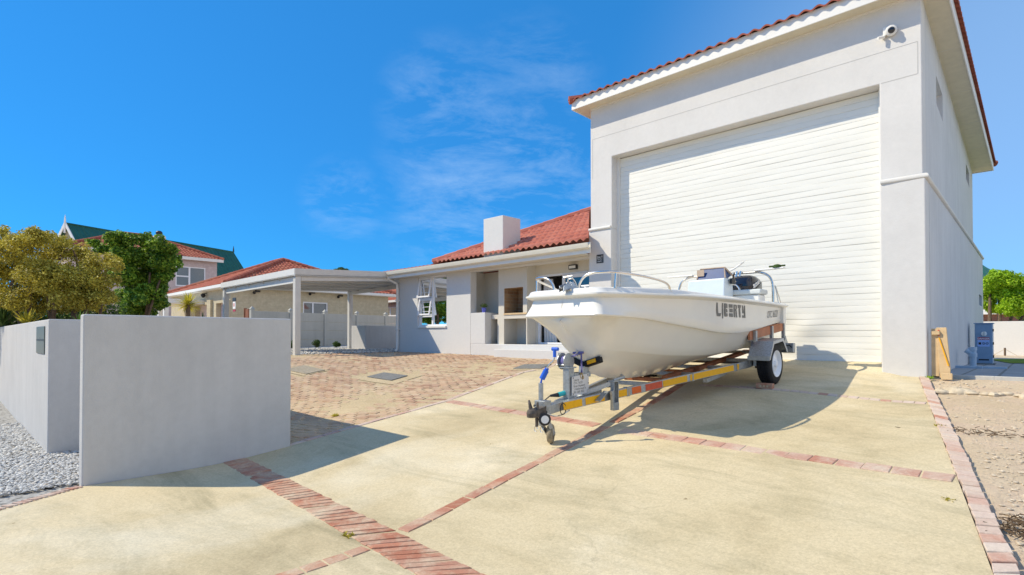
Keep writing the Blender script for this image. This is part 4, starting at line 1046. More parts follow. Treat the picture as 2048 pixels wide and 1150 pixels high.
# grey side flash following the cowl
for sg_ in(1,-1):
    rows=[]
    for k,z0,z1,wd in((4.86,.70,.76,.2045),(4.96,.69,.80,.214),(5.08,.69,.86,.218),(5.22,.70,.93,.214),(5.32,.72,.955,.20),(5.41,.75,.93,.174)):
        rows.append([W(.33+sg_*.94*(wd+.003-.12*max(0,abs(z-.85)-.10)),KM(k),ZM(z)) for z in(z0,z0+(z1-z0)*.33,z0+(z1-z0)*.66,z1)])
    m.grid(rows)
m.build('cowl_flash','cowl_grey',motor,smooth=True,recalc=False)
text('cowl_lettering','SUZUKI','letter_white',motor,W(.3325+.206,4.26,.765),vnorm((0,1,.38)),vnorm((0,-.38,1)),.078,.003,'LEFT',1.0,bold=.003)
m=MB()
for b in range(3):
    a=b*2.1; m.obox(vadd(W(.33,5.20,-.34),(.07*math.cos(a),0,.07*math.sin(a))),(.06*math.cos(a),.012,.06*math.sin(a)),(-.03*math.sin(a),.02,.03*math.cos(a)),(.0,.003,.0))
m.build('propeller','stainless',motor)
# hull lettering, laid on the port topside
def topside(k,v):
    i=next((j for j in range(len(KS)-1) if KS[j+1]>=k),len(KS)-2); t=(k-KS[i])/(KS[i+1]-KS[i]); seq=['t1','t2','t3','c1']
    x=v*3; j=min(2,int(x)); f=x-j
    def pt(n): return lerp(LN[n][nF+i],LN[n][nF+i+1],t)
    w,kk,z=lerp(pt(seq[j]),pt(seq[j+1]),f); return W(w+.0035,kk,z)
def on_top(px,py):
    k,v=2.3,.5
    for _ in range(25):
        lo,hi=.45,4.5
        for _ in range(30):
            mm=(lo+hi)/2
            if proj(*topside(mm,v))[0]<px: lo=mm
            else: hi=mm
        k=lo; lo,hi=0,1
        for _ in range(30):
            mm=(lo+hi)/2
            if proj(*topside(k,mm))[1]<py: lo=mm
            else: hi=mm
        v=lo
    return topside(k,v)
def letter(m,pts):
    P_=[on_top(1360+x/8.517,520+y/8.517) for x,y in pts]; n=len(P_)
    m.prism(P_,(.002,0,0))
m=MB()
for q in([(622,727),(640,728),(652,902),(700,908),(688,960),(628,955)],
         [(717,733),(733,735),(737,965),(728,1002),(721,965)],
         [(752,740),(775,741),(784,963),(760,962)],[(775,741),(800,744),(806,765),(806,818),(776,816)],[(777,832),(806,834),(800,848),(808,860),(809,893),(780,891)],[(781,906),(810,908),(812,950),(800,965),(784,963)],
         [(832,752),(893,757),(895,815),(834,812)],[(842,828),(896,831),(898,893),(846,890)],[(838,906),(899,909),(902,972),(842,967)],
         [(915,760),(931,761),(940,977),(921,974)],[(931,761),(960,764),(968,785),(932,784)],[(950,785),(968,785),(968,836),(960,850),(951,846)],[(934,836),(952,840),(950,866),(936,864)],[(950,850),(962,852),(976,980),(957,978)],
         [(986,765),(1040,771),(1032,822),(990,818)],[(1003,820),(1025,822),(1034,980),(1012,978)],
         [(1058,774),(1072,776),(1082,880),(1064,878)],[(1092,777),(1108,779),(1116,987),(1096,985)],[(1064,878),(1094,880),(1095,908),(1066,906)],[(1064,940),(1097,942),(1097,986),(1062,982)]):
    letter(m,q)
m.build('lettering','letter_grey',hull)
o_=topside(3.80,.62); p_=topside(4.30,.62); ux=vnorm(vsub(p_,o_))
text('registration','OTC 1622I','letter_faint',hull,vadd(o_,(.004,0,0)),ux,vnorm(vsub(topside(3.85,.3),topside(3.85,.62))),.15,.001,'LEFT',.66)
# ---------------------------------------------------------------- trailer
tr=thing('boat_trailer','galvanised boat trailer with yellow and red reflective tape','trailer',W(0,2.2,-.9))
def zt(k): return -.80+.107*(k+.34) if k<=3.35 else -.80+.107*3.69+.165*(k-3.35)
def rail(k,sg_=1):
    w=.05+.735*min(1,max(0,k)/3.35); return W(sg_*w,k,zt(k))
fr=thing_part=None
m=MB()
for sg_ in(1,-1):
    a,b,c=rail(-.0,sg_),rail(3.35,sg_),rail(4.80,sg_); m.beam(a,b,.05,.10); m.beam(b,c,.05,.10)
m.beam(W(0,-.26,zt(-.26)),W(0,.75,zt(.75)),.09,.10)
frm=m.build('frame','galvanised',tr,bevel=.006)
for k in(1.5,2.35,3.0,3.66,4.3,4.76):
    a,b=rail(k,-1),rail(k,1); m=MB(); m.beam((a[0]+.02,a[1],a[2]-.01),(b[0]-.02,b[1],b[2]-.01),.07 if k!=3.66 else .06,.05); m.build('cross_member','galvanised',frm,bevel=.004)
for k in(.95,2.12,3.02):     # joints on the near rail
    a=rail(k); m=MB(); m.box(a[0]-.03,a[0]+.029,a[1]-.03,a[1]+.03,a[2]-.055,a[2]+.056); m.build('joint_plate','galvanised',frm,bevel=.004)
a=rail(2.62); m=MB(); m.beam((a[0]-.02,a[1]-.3,a[2]-.11),(a[0]-.02,a[1]+.35,a[2]-.03),.06,.05); m.build('frame_bracket','galvanised',frm)
def kpx(px):
    lo,hi=-.2,4.8
    for _ in range(40):
        mm=(lo+hi)/2
        if proj(*rail(mm))[0]<px: lo=mm
        else: hi=mm
    return lo
for p0,p1,mt in((1124,1161,'tape_yellow'),(1168,1206,'tape_yellow'),(1231,1255,'tape_yellow'),(1261,1279,'tape_orange'),(1288,1321,'tape_red'),(1323,1371,'tape_yellow'),(1377,1464,'tape_yellow'),(1471,1506,'tape_yellow'),(1556,1569,'tape_yellow')):
    ka,kb=kpx(p0),kpx(p1); a,b=rail(ka),rail(kb); d=vnorm(vsub(b,a)); nr=vnorm(vcross(d,(0,0,1))); o=.0265
    m=MB(); m.beam(vadd(a,vmul(nr,o)),vadd(b,vmul(nr,o)),.004,.080); tp_=m.build('reflector_strip',mt,frm)
# coupling head
m=MB()
ck=-.34; z0=zt(ck)
m.add([W(-.05,-.28,z0+.06),W(.05,-.28,z0+.06),W(.05,-.28,z0-.05),W(-.05,-.28,z0-.05),W(-.045,-.44,z0+.03),W(.045,-.44,z0+.03),W(.05,-.44,z0-.045),W(-.05,-.44,z0-.045)],[(0,1,5,4),(1,2,6,5),(2,3,7,6),(3,0,4,7),(4,5,6,7),(0,3,2,1)])
m.lathe(W(0,-.46,z0-.045),(0,0,1),[(.05,0),(.054,.045),(.045,.075),(.025,.09)],16)
m.tube([W(.0,-.38,z0-.15),W(.0,-.38,z0-.04)],.018,8); m.tube([W(.03,-.40,z0+.02),W(.03,-.40,z0+.11)],.013,8)
cpl=m.build('coupling','cast_iron',tr,bevel=.008)
m=MB(); m.tube(spline([W(-.05,-.40,z0+.03),W(-.06,-.42,z0+.09),W(-.045,-.45,z0+.12),W(-.015,-.48,z0+.09),W(0.0,-.485,z0+.03)],6),.012,8); m.build('coupling_handle','cast_iron',cpl,smooth=True)
m=MB(); m.lathe(W(.06,-.33,z0-.07),(.8,-.6,0),[(.062,0),(.066,.012),(.066,.03),(.05,.034)],20); ds=m.build('brake_drum','dark_plastic',tr,smooth=True)
m=MB(); m.lathe(vadd(W(.06,-.33,z0-.07),vmul(vnorm((.8,-.6,0)),.0345)),(.8,-.6,0),[(.042,0),(.042,.004)],18); m.build('drum_cap','white_plastic',ds)
m=MB(); 
for dx_ in(-.03,.05): m.tube([vadd(W(dx_,-.36,z0-.16),(.02*math.cos(t*.7),0,.03*math.sin(t*.7)-.02)) for t in range(9)],.004,6)
m.tube(spline([W(.05,-.28,z0-.02),W(.06,-.15,z0-.06),W(.055,-.02,z0-.055),W(.06,.1,z0-.02)],5),.008,6); m.build('safety_chain','stainless',tr,smooth=True)
# jockey wheel
jk,jw=-.13,-.02; jz=-1.16
jy=MB(); jy.tube([W(jw-.035,jk-.12,jz+.2),W(jw-.035,jk-.12,zt(0)+.26)],.026,12); jy.box(S0+jw-.085,S0+jw+.06,Q0+jk-.17,Q0+jk-.06,zt(0)-.03,zt(0)+.075)
jy.beam(W(jw-.045,jk-.12,jz+.24),W(jw-.045,jk,jz+.10),.012,.05); jy.beam(W(jw+.05,jk-.09,jz+.24),W(jw+.05,jk,jz+.10),.012,.05)
j=jy.build('jockey_wheel','galvanised',tr,bevel=.004)
m=MB(); jax=vnorm((.86,.5,0)); jc=vadd(W(jw,jk,jz+.104),vmul(jax,-.033)); m.lathe(jc,jax,[(.06,0),(.09,.002),(.102,.014),(.104,.033),(.102,.052),(.09,.064),(.06,.066)],28,closed=True); m.build('tyre','dusty_rubber',j,smooth=True,sharp=50)
m=MB(); m.lathe(vadd(jc,vmul(jax,-.003)),jax,[(.02,-.012),(.025,0),(.058,.001),(.058,.071),(.025,.072),(.02,.084)],20); m.build('rim','dusty_rim',j,smooth=True)
t0=W(jw-.035,jk-.12,zt(0)+.26)
m=MB(); m.tube([vadd(t0,(0,0,-.0)),vadd(t0,(.03,.0,.10))],.010,8); m.tube([vadd(t0,(.016,0,.045)),vadd(t0,(.058,.02,.135))],[.031,.031],14); m.tube([vadd(t0,(.058,.02,.135)),vadd(t0,(.068,.022,.16))],.022,12); m.build('crank_sleeve','blue_plastic',j,smooth=True)
m=MB(); m.tube(spline([vadd(t0,(.07,.02,.16)),vadd(t0,(.095,.03,.20)),vadd(t0,(.135,.045,.24)),vadd(t0,(.15,.05,.28))],4),.008,8); m.build('crank_arm','stainless',j,smooth=True)
k0_=vadd(t0,(.15,.05,.28)); m=MB(); m.tube([k0_,vadd(k0_,(0,0,.075))],.018,12); m.tube([vadd(k0_,(-.035,0,.085)),vadd(k0_,(.04,.01,.085))],.020,10); m.build('crank_knob','blue_plastic',j,smooth=True)
# winch post, bow stop
m=MB(); pk_=.17
m.box(S0-.05,S0+.035,Q0+pk_-.05,Q0+pk_+.05,zt(pk_)+.03,-.36); m.box(S0-.055,S0+.04,Q0+pk_+.05,Q0+pk_+.36,-.47,-.415)
m.beam(W(-.0,.40,zt(.4)),W(-.0,.44,-.35),.075,.08,(0,1,0)); m.beam(W(0,.18,-.44),W(0,.48,-.44),.06,.05)
wp=m.build('winch_post','galvanised',tr,bevel=.006)
m=MB()
for sg_ in(1,-1):
    a=W(0,.455,-.335); b=W(sg_*.225,.475,-.262); m.beam(a,b,.075,.07,(0,.15,1))
bs=m.build('bow_stop','black_rubber',wp,bevel=.012)
m=MB(); a=W(.07,.45,-.312); b=W(.175,.46,-.278); m.beam(vadd(a,(0,-.0035,0)),vadd(b,(0,-.0035,0)),.075,.04,(0,.15,1)); m.build('bow_stop_tape','tape_yellow',bs)
m=MB(); wc=W(-.04,pk_,-.285); 
m.box(S0-.09,S0+.06,Q0+pk_-.07,Q0+pk_+.06,-.36,-.345); m.lathe((wc[0]-.06,wc[1],wc[2]),(1,0,0),[(.02,0),(.095,.001),(.095,.008),(.035,.010),(.035,.09),(.095,.092),(.095,.10),(.02,.104)],26)
m.box(S0-.125,S0-.085,Q0+pk_-.04,Q0+pk_+.02,-.345,-.19); m.tube([W(-.13,pk_-.05,-.325),W(.0,pk_-.05,-.325)],.014,8)
wi=m.build('winch','galvanised',wp,smooth=True,sharp=30)
m=MB(); m.lathe((wc[0]-.045,wc[1],wc[2]),(1,0,0),[(.06,0),(.065,.03),(.06,.07)],18); m.build('strap_spool','strap_blue',wi,smooth=True)
m=MB(); m.beam(W(.0,.20,-.235),W(.0,.36,-.20),.045,.006); m.beam(W(.05,.33,-.20),W(.05,.34,-.42),.02,.006,(0,1,0)); m.tube([W(-.06,.32,-.195),W(.06,.36,-.19)],.013,8); m.build('winch_strap','strap_blue',wi)
m=MB(); c_=W(.05,.33,-.45); m.tube([vadd(c_,(0,.02*math.cos(t*.6),.03*math.sin(t*.6))) for t in range(11)],.006,6,closed=True); c_=W(.05,.35,-.47); m.tube([vadd(c_,(.015*math.cos(t*.6),.0,.02*math.sin(t*.6))) for t in range(11)],.006,6,closed=True); m.build('shackle','brass',wi,smooth=True)
# owner board on the post
a=W(.046,.20,-.452)
b=MB(); b.prism([W(.046,.155,-.455),W(.046,.47,-.43),W(.046,.47,-.655),W(.046,.155,-.665)],(.006,0,0)); bd=b.build('owner_board','sign_board',wp)
ux=vnorm((0,1,.0)); 
for i,t in enumerate(('Liberty','OTC 1622I','Brian Hayward','2 Helderrand St','081 568 1022')):
    text('board_text',t,'letter_grey',bd,W(.0525,.185,-.508-.034*i),(0,1,.04),(0,-.04,1),.036,.0006,'LEFT',.98)
m=MB()
for p in((.055,.175,-.47),(.055,.45,-.448),(.055,.175,-.648),(.055,.46,-.54)): m.lathe(W(*p),(1,0,0),[(.007,-.004),(.006,.002)],8)
m.each('bolt','cast_iron',bd)
# plug and cable
m=MB(); m.tube([W(-.06,.05,-.655),W(-.03,.14,-.635)],.028,12); pl=m.build('plug','teal_plastic',tr,smooth=True)
m=MB(); m.tube([W(-.12,-.02,-.665),W(-.06,.05,-.655)],[.012,.026],10); m.build('plug_boot','dark_plastic',pl,smooth=True)
m=MB(); m.tube(spline([W(-.12,-.02,-.665),W(-.12,-.14,-.72),W(-.10,-.25,-.75),W(-.08,-.33,-.735),W(-.02,-.40,-.74)],6),.006,6); m.tube(spline([W(.06,.25,-.70),W(.10,.42,-.715),W(.16,.55,-.68),W(.2,.62,-.70)],6),.006,6)
lp_=W(.08,-.04,-.79); m.tube([vadd(lp_,(.0,.05*math.cos(t*.45),.06*math.sin(t*.45))) for t in range(14)],.005,6,closed=True); m.build('cable','dark_plastic',tr,smooth=True)
# keel roller post
rk=kpx(1221); rp=rail(rk); x_=rp[0]+.052; y_=rp[1]
def zy(py,s_,q_):
    lo,hi=-2,1
    for _ in range(40):
        mm=(lo+hi)/2
        if proj(s_,q_,mm)[1]>py: lo=mm
        else: hi=mm
    return lo
kt,kbm=zy(764,x_,y_),zy(820,x_,y_)
m=MB(); m.box(x_-.022,x_-.014,y_-.05,y_+.05,kbm,kt); m.box(x_-.014,x_+.03,y_-.05,y_-.042,kbm+.05,kt); m.box(x_-.014,x_+.03,y_+.042,y_+.05,kbm+.05,kt)
m.box(x_-.014,x_+.034,y_-.05,y_+.05,kbm,kbm+.09); m.prism([(x_+.0,y_-.10,rp[2]+.06),(x_+.0,y_-.055,rp[2]+.07),(x_+.0,y_-.03,kbm),(x_+.0,y_-.055,kbm)],(.03,0,0))
m.box(x_-.05,x_+.03,y_-.06,y_+.05,kt,kt+.022)
kr=m.build('keel_roller_post','galvanised',tr,bevel=.003)
m=MB(); m.beam((x_-.02,y_-.02,kt-.01),W(.02,.42,zt(.42)+.06),.035,.05); m.beam((x_-.03,y_-.12,kt-.10),(x_-.04,y_-.28,kt-.20),.07,.012); m.build('brace','galvanised',kr)
m=MB(); m.tube([(x_-.01,y_-.0,kt+.02),(x_+.015,y_+.03,kt+.03),(x_+.02,y_+.16,kt+.045),(x_-.03,y_+.20,kt+.065)],.02,8); m.beam((x_-.02,y_+.0,kt+.015),(x_-.02,y_+.22,kt+.05),.06,.02); m.build('roller_bracket','galvanised',kr,smooth=True)
m=MB(); c_=W(-.06,1.02,-.60); m.lathe(c_,(1,0,0),[(.02,0),(.04,.005),(.032,.06),(.04,.115),(.02,.12)],14); m.build('keel_roller','black_rubber',kr,smooth=True)
# timber skids
def plank(a,b,w,h,mt='timber_red'): 
    m=MB(); m.beam(a,b,w,h); return m.build('skid_plank',mt,tr,bevel=.004)
plank(W(-.42,2.05,-.595),W(.40,2.05,-.595),.16,.045)
plank(W(-.42,2.75,-.515),W(.34,2.75,-.515),.12,.045)
for sg_ in(1,-1):
    plank(W(sg_*.22,1.95,-.548),W(sg_*.22,2.8,-.468),.10,.045); plank(W(sg_*.30,2.7,-.468),W(sg_*.30,4.6,-.25),.10,.05)
# bunk boards on uprights
for sg_ in(1,-1):
    a=W(sg_*.80,3.34,.005); b=W(sg_*.83,4.76,.165); d=vnorm(vsub(b,a))
    m=MB(); m.beam(a,b,.035,.135,(0,0,1)); bb=m.build('bunk_board','timber_bunk',tr,bevel=.003)
    m=MB(); o=(-sg_*.024,0,.012); m.beam(vadd(a,o),vadd(b,o),.012,.14); m.build('bunk_carpet','black_rubber',bb)
    for k in(3.46,4.14,4.68):
        p=rail(k,sg_); ztp=lerp(a,b,(k-3.34)/1.42)[2]; m=MB(); m.box(S0+sg_*.845-.022,S0+sg_*.845+.022,Q0+k-.03,Q0+k+.03,p[2]-.05,ztp+.06); m.build('bunk_upright','galvanised',tr,bevel=.004)
    m=MB(); p=rail(4.62,sg_); m.prism([W(sg_*.87,4.60,p[2]+.04),W(sg_*.87,4.84,p[2]+.04),W(sg_*.87,4.70,p[2]+.2)],(sg_*.006,0,0)); m.build('gusset','galvanised',tr)
# wheels and mudguards
zc_=-.70+.30
for sg_ in(1,-1):
    wc=W(sg_*.978-.095,3.66,zc_)
    m=MB(); tp=[(.19,.0),(.235,-.004),(.275,.004),(.293,.022),(.299,.045),(.300,.06),(.292,.062),(.292,.07),(.300,.072),(.300,.092),(.292,.094),(.292,.102),(.300,.104),(.300,.12),(.292,.122),(.292,.13),(.299,.145),(.293,.168),(.275,.186),(.235,.194),(.19,.19)]
    m.lathe(wc,(1,0,0),tp,48,closed=True); wh=m.build('wheel','black_rubber',tr,smooth=True,sharp=40)
    m=MB(); m.lathe(wc,(1,0,0),[(.02,.03),(.06,.03),(.10,.05),(.155,.045),(.17,.01),(.192,-.004),(.196,.005),(.196,.185),(.192,.196),(.175,.185),(.155,.15),(.13,.145),(.10,.165),(.06,.165),(.045,.19),(.02,.195)],36); rm=m.build('rim','rim_steel',wh,smooth=True,sharp=45)
    m=MB()
    for t in range(48):
        a=2*math.pi*t/48; c_=(wc[0]+.095,wc[1]+.298*math.cos(a),wc[2]+.298*math.sin(a))
        for x_ in(-.055,.0,.055): m.obox((c_[0]+x_,c_[1],c_[2]),(.018,.004*math.cos(a+1.57),.004*math.sin(a+1.57)),(0,.009*math.cos(a+1.57),.009*math.sin(a+1.57)),(0,.006*math.cos(a),.006*math.sin(a)))
    m.build('tread','black_rubber',wh)
    m=MB()
    for t in range(5):
        a=t*1.2566; m.lathe((wc[0]+.165,wc[1]+.05*math.cos(a),wc[2]+.05*math.sin(a)),(1,0,0),[(.008,0),(.008,.012)],6)
    m.each('wheel_nut','stainless',rm)
    # mudguard: folded sheet with flat top
    out=[(3.28,-.34),(3.30,-.30),(3.44,-.075),(3.86,-.03),(4.03,-.20),(4.05,-.24)]
    w0,w1=sg_*.80,sg_*1.10
    m=MB()
    ins=[(k,z-.006) for k,z in out]
    m.prism([W(w0,k,z) for k,z in out]+[W(w0,k+(.006 if k<3.6 else -.006),z-.008) for k,z in reversed(out)],(w1-w0,0,0))
    lip=[(k,z) for k,z in out]+[(4.0,-.235),(3.98,-.20),(3.84,-.075),(3.47,-.115),(3.335,-.30),(3.32,-.335)]
    m.prism([W(w1,k,z) for k,z in lip],(sg_*.004,0,0))
    mg=m.build('mudguard','galvanised_blue',tr,bevel=.0)
    m=MB(); m.box(*sorted((S0+w0,S0+w1+.006*sg_)),Q0+3.272,Q0+3.279,-.345,-.285); m.build('guard_trim','galvanised',mg)
m=MB(); m.beam(W(-.9,3.66,zc_),W(.9,3.66,zc_),.05,.05); m.build('axle','cast_iron',tr)
for sg_ in(1,-1):
    p=rail(4.86,sg_); m=MB(); m.box(S0+sg_*.93-.11,S0+sg_*.93+.06,Q0+4.70,Q0+4.80,p[2]-.115,p[2]+.045); m.prism([W(sg_*.8,4.74,p[2]-.02),W(sg_*.8,4.78,p[2]-.02),W(sg_*.8,4.78,p[2]-.06),W(sg_*.8,4.74,p[2]-.06)],(sg_*.08,0,0)); tl=m.build('tail_light','galvanised',tr,bevel=.012)
    m=MB(); m.box(S0+sg_*.93-.10,S0+sg_*.93+.05,Q0+4.8005,Q0+4.825,p[2]-.10,p[2]+.03); m.build('lens','tape_red',tl,bevel=.006)
    m=MB(); m.tube([W(sg_*.93-.09,4.69,p[2]-.05),W(sg_*.93-.05,4.69,p[2]+.0),W(sg_*.93+.0,4.69,p[2]+.01),W(sg_*.93+.04,4.69,p[2]-.03)],.008,6); m.build('light_cable','dark_plastic',tl,smooth=True)
# chock bricks
def brick(label,c,yaw,mt,group='loose bricks propping the trailer'):
    z=terr(c[0],c[1]); m=MB(); ca_,sa_=math.cos(yaw),math.sin(yaw)
    m.obox((c[0],c[1],z+.037),(.11*ca_,.11*sa_,0),(-.052*sa_,.052*ca_,0),(0,0,.037)); o=m.build('brick',mt,base=(c[0],c[1],z),bevel=.006); tag(o,label,'brick',group)
    m=MB()
    for t in(-.5,.0,.5): m.obox((c[0]+.09*t*ca_+.0525*sa_,c[1]+.09*t*sa_-.0525*ca_,z+.037),(.012*ca_,.012*sa_,0),(-.0012*sa_,.0012*ca_,0),(0,0,.014))
    m.build('brick_core','mortar',o)
h=H(1530,777); brick('red brick wedged in front of the trailer tyre',h,0.05,'brick_red')
h=H(1310,764); brick('orange brick on the slab beneath the boat keel',h,0.0,'timber_pale')
# ---------------------------------------------------------------- precast fence, planter, neighbours
fd=(fence1[0]-fence0[0],fence1[1]-fence0[1]); fl_=math.hypot(*fd)
fz=fence0[2]; fz1=fence1[2]
fe=thing('precast_fence','beige precast concrete panel fence with pointed posts behind the carport','fence',(fence0[0],fence0[1],-.4))
npan=6
du=(fd[0]/fl_,fd[1]/fl_); dn=(-du[1],du[0])
tops=[(504,612),(581,614.5),(650,617),(713.6,620.5),(771,624)]
def fpos(px):
    lo,hi=-.2,2
    for _ in range(40):
        mm=(lo+hi)/2; p=ext(fence0[:2],fence1[:2],mm)
        if proj(p[0],p[1],1)[0]<px: lo=mm
        else: hi=mm
    return lo
ts=[fpos(p[0]) for p in tops]; ts+= [ts[-1]+(ts[-1]-ts[-2])*k for k in(1,2,3)]
zs_=[fz+(fz1-fz)*t for t in ts]
for i,t in enumerate(ts):
    p=ext(fence0[:2],fence1[:2],t); z=zs_[i]; a=.075
    m=MB(); 
    c=[(p[0]+x*a*du[0]+y*a*dn[0],p[1]+x*a*du[1]+y*a*dn[1]) for x,y in((-1,-1),(1,-1),(1,1),(-1,1))]
    m.prism([(x,y,-.9) for x,y in c],(0,0,z-.12+.9)); m.add([(x+(x-p[0])*.25,y+(y-p[1])*.25,z-.12) for x,y in c]+[(p[0],p[1],z)],[(0,1,4),(1,2,4),(2,3,4),(3,0,4),(3,2,1,0)])
    m.build('fence_post','plaster_fence',fe)
    if i+1<len(ts):
        q=ext(fence0[:2],fence1[:2],ts[i+1]); m=MB(); zt0=z-.2; zt1=zs_[i+1]-.2
        for k in range(5):
            h0,h1=zt0-.40*k,zt1-.40*k
            m.prism([(p[0]-.03*dn[0],p[1]-.03*dn[1],h0),(q[0]-.03*dn[0],q[1]-.03*dn[1],h1),(q[0]-.03*dn[0],q[1]-.03*dn[1],h1-.388),(p[0]-.03*dn[0],p[1]-.03*dn[1],h0-.388)],(.06*dn[0],.06*dn[1],0))
        m.build('fence_panel','plaster_fence',fe,bevel=.008)
pc=at(731,690,20.0); pl_=at(704,690,20.0)
zpt=at(731,651,20.0)[2]
pb=thing('planter_box','low plastered planter box at the rear corner of the carport','planter',(pc[0],pc[1],-.4))
m=MB(); s1=pc[0]; s0_=s1-1.0; q0_=pc[1]; q1_=q0_+5
m.box(s0_,s1,q0_,q0_+.15,-.8,zpt); m.box(s1-.15,s1,q0_+.15,q1_,-.8,zpt); m.box(s0_,s0_+.15,q0_+.15,q1_,-.8,zpt-.002); m.build('wall','plaster_wall',pb,bevel=.01)
m=MB(); m.box(s0_+.15,s1-.15,q0_+.15,q1_,zpt-.15,zpt-.1); m.build('soil','leaf_litter',pb)
# -- leaves
def leafcloud(m,clumps,n,size,r,flat=.5,shell=.55,up=.3,three=False):
    """leaf sized faces through a set of ellipsoid clumps"""
    tot=sum(c[3]*c[3] for c in clumps)
    for c in clumps:
        x,y,z,R_=c[:4]; fz_=c[4] if len(c)>4 else .8
        for _ in range(int(n*R_*R_/tot)):
            while True:
                d=(r.gauss(0,1),r.gauss(0,1),r.gauss(0,1)); l=vlen(d)
                if l>.01: break
            d=vmul(d,1/l); rr=R_*(shell+(1-shell)*r.random()**.6)*(1+r.uniform(-.12,.16))
            p=(x+d[0]*rr,y+d[1]*rr,z+d[2]*rr*fz_)
            nrm=vnorm((d[0]+r.gauss(0,.6),d[1]+r.gauss(0,.6),d[2]+up+r.gauss(0,.6)))
            a=vnorm(vcross(nrm,(r.gauss(0,1),r.gauss(0,1),r.gauss(0,1)))); b=vcross(nrm,a); s_=size*r.uniform(.6,1.35)
            q0=vadd(p,vmul(a,-s_)); q2=vadd(p,vmul(a,s_)); q1=vadd(vadd(p,vmul(b,s_*flat)),vmul(nrm,s_*.18)); q3=vadd(vadd(p,vmul(b,-s_*flat)),vmul(nrm,s_*.18))
            m.poly(q0,q1,q2,q3)
    return m
def clumpset(c,rx,ry,rz,n,rr,r,bias=0):
    out=[]
    for _ in range(n):
        a=r.uniform(0,2*math.pi); u=r.uniform(-1,1); k=r.random()**.45
        h=math.sqrt(1-u*u); out.append((c[0]+rx*k*h*math.cos(a),c[1]+ry*k*h*math.sin(a),c[2]+rz*k*u+bias,r.uniform(*rr)))
    return out
def limb(m,p0,p1,r0,r1,r,bend=.12,n=6):
    pts=[];rs=[]
    o=(r.uniform(-bend,bend),r.uniform(-bend,bend),0)
    for i in range(n+1):
        t=i/n; b=math.sin(t*math.pi); p=lerp(p0,p1,t); pts.append((p[0]+o[0]*b,p[1]+o[1]*b,p[2])); rs.append(r0+(r1-r0)*t)
    m.tube(pts,rs,8)
r1=random.Random(11)
def knobs(cl,n,f,r):
    """break each clump up into smaller tufts round its outside"""
    out=[]
    for c in cl:
        out.append(c[:3]+(c[3]*.76,))
        for _ in range(n):
            d=vnorm((r.gauss(0,1),r.gauss(0,1),r.gauss(.25,.8))); k=c[3]*r.uniform(.55,.85); out.append((c[0]+d[0]*k,c[1]+d[1]*k,c[2]+d[2]*k*.85,c[3]*f*r.uniform(.7,1.2)))
    return out
# golden bush behind the street wall: crown outline taken from its real extent
bY=12.6
def atY(px,py,Y): return at(px,py,Y)
bb=thing('golden_tree','bushy golden olive tree with several stems behind the street wall','tree',at(120,660,bY)[:2]+(-1.0,))
cl=[]
for px,py,rad in((-60,520,60),(0,500,42),(30,485,36),(62,482,34),(98,492,36),(130,500,36),(165,512,34),(200,522,30),(222,533,22),(20,540,50),(70,545,52),(120,555,50),(165,560,48),(205,560,34),(215,590,26),(180,598,38),(130,598,40),(80,598,40),(30,596,40),(-20,590,50),(60,460+14,20),(95,478,22),(-10,470,34),(232,528,12),(-60,590,60)):
    for _ in range(2):
        Y=bY+r1.uniform(-1.0,.9); p=at(px+r1.uniform(-8,8),py+r1.uniform(-8,8),Y); cl.append(p+(rad*bY/1090*.80,))
for px,py,rad in((10,560,50),(55,575,46),(110,575,46),(160,585,42),(200,590,36),(225,560,24),(-30,540,60),(60,520,46),(120,525,44),(180,540,38),(30,610,30),(80,612,28),(150,612,26),(195,612,26)):
    p=at(px,py,bY+r1.uniform(-.3,1.0)); cl.append(p+(rad*bY/1090*.8,))
cl=knobs(cl,6,.42,r1); m=leafcloud(MB(),cl,62000,.031,r1,.5,.6,.5); m.build('crown','leaf_olive',bb,recalc=False)
m=MB()
for px0,py0,px1,py1,w_ in((85,650,60,570,.07),(95,650,115,560,.08),(140,650,150,560,.09),(150,650,190,560,.07),(75,650,20,575,.06),(100,655,85,520,.07),(165,655,205,585,.05)):
    limb(m,at(px0,py0,bY)[:2]+(-1.2,),at(px1,py1,bY+r1.uniform(-.4,.4)),w_,w_*.45,r1)
    limb(m,at(px1,py1,bY),at(px1+r1.uniform(-30,30),py1-60,bY+r1.uniform(-.5,.5)),w_*.45,w_*.15,r1)
m.build('trunk','bark',bb,smooth=True)
# low hedge behind the golden tree
hY=14.6; hg=thing('garden_hedge','low dark green hedge under the golden tree behind the street wall','hedge',at(60,660,hY)[:2]+(-1.0,))
cl=[at(px,py+r1.uniform(-6,6),hY+r1.uniform(-.5,.5))+(.42,) for px in range(-130,225,22) for py in(628,650)]
m=leafcloud(MB(),cl,14000,.045,r1,.5,.4,.4); m.build('foliage','leaf_mid',hg,recalc=False)
m=MB()
for px in range(-110,220,40): b_=at(px,655,hY); m.tube([(b_[0],b_[1],-1.2),(b_[0]+.05,b_[1],b_[2])],.03,6)
m.build('stem','bark',hg)
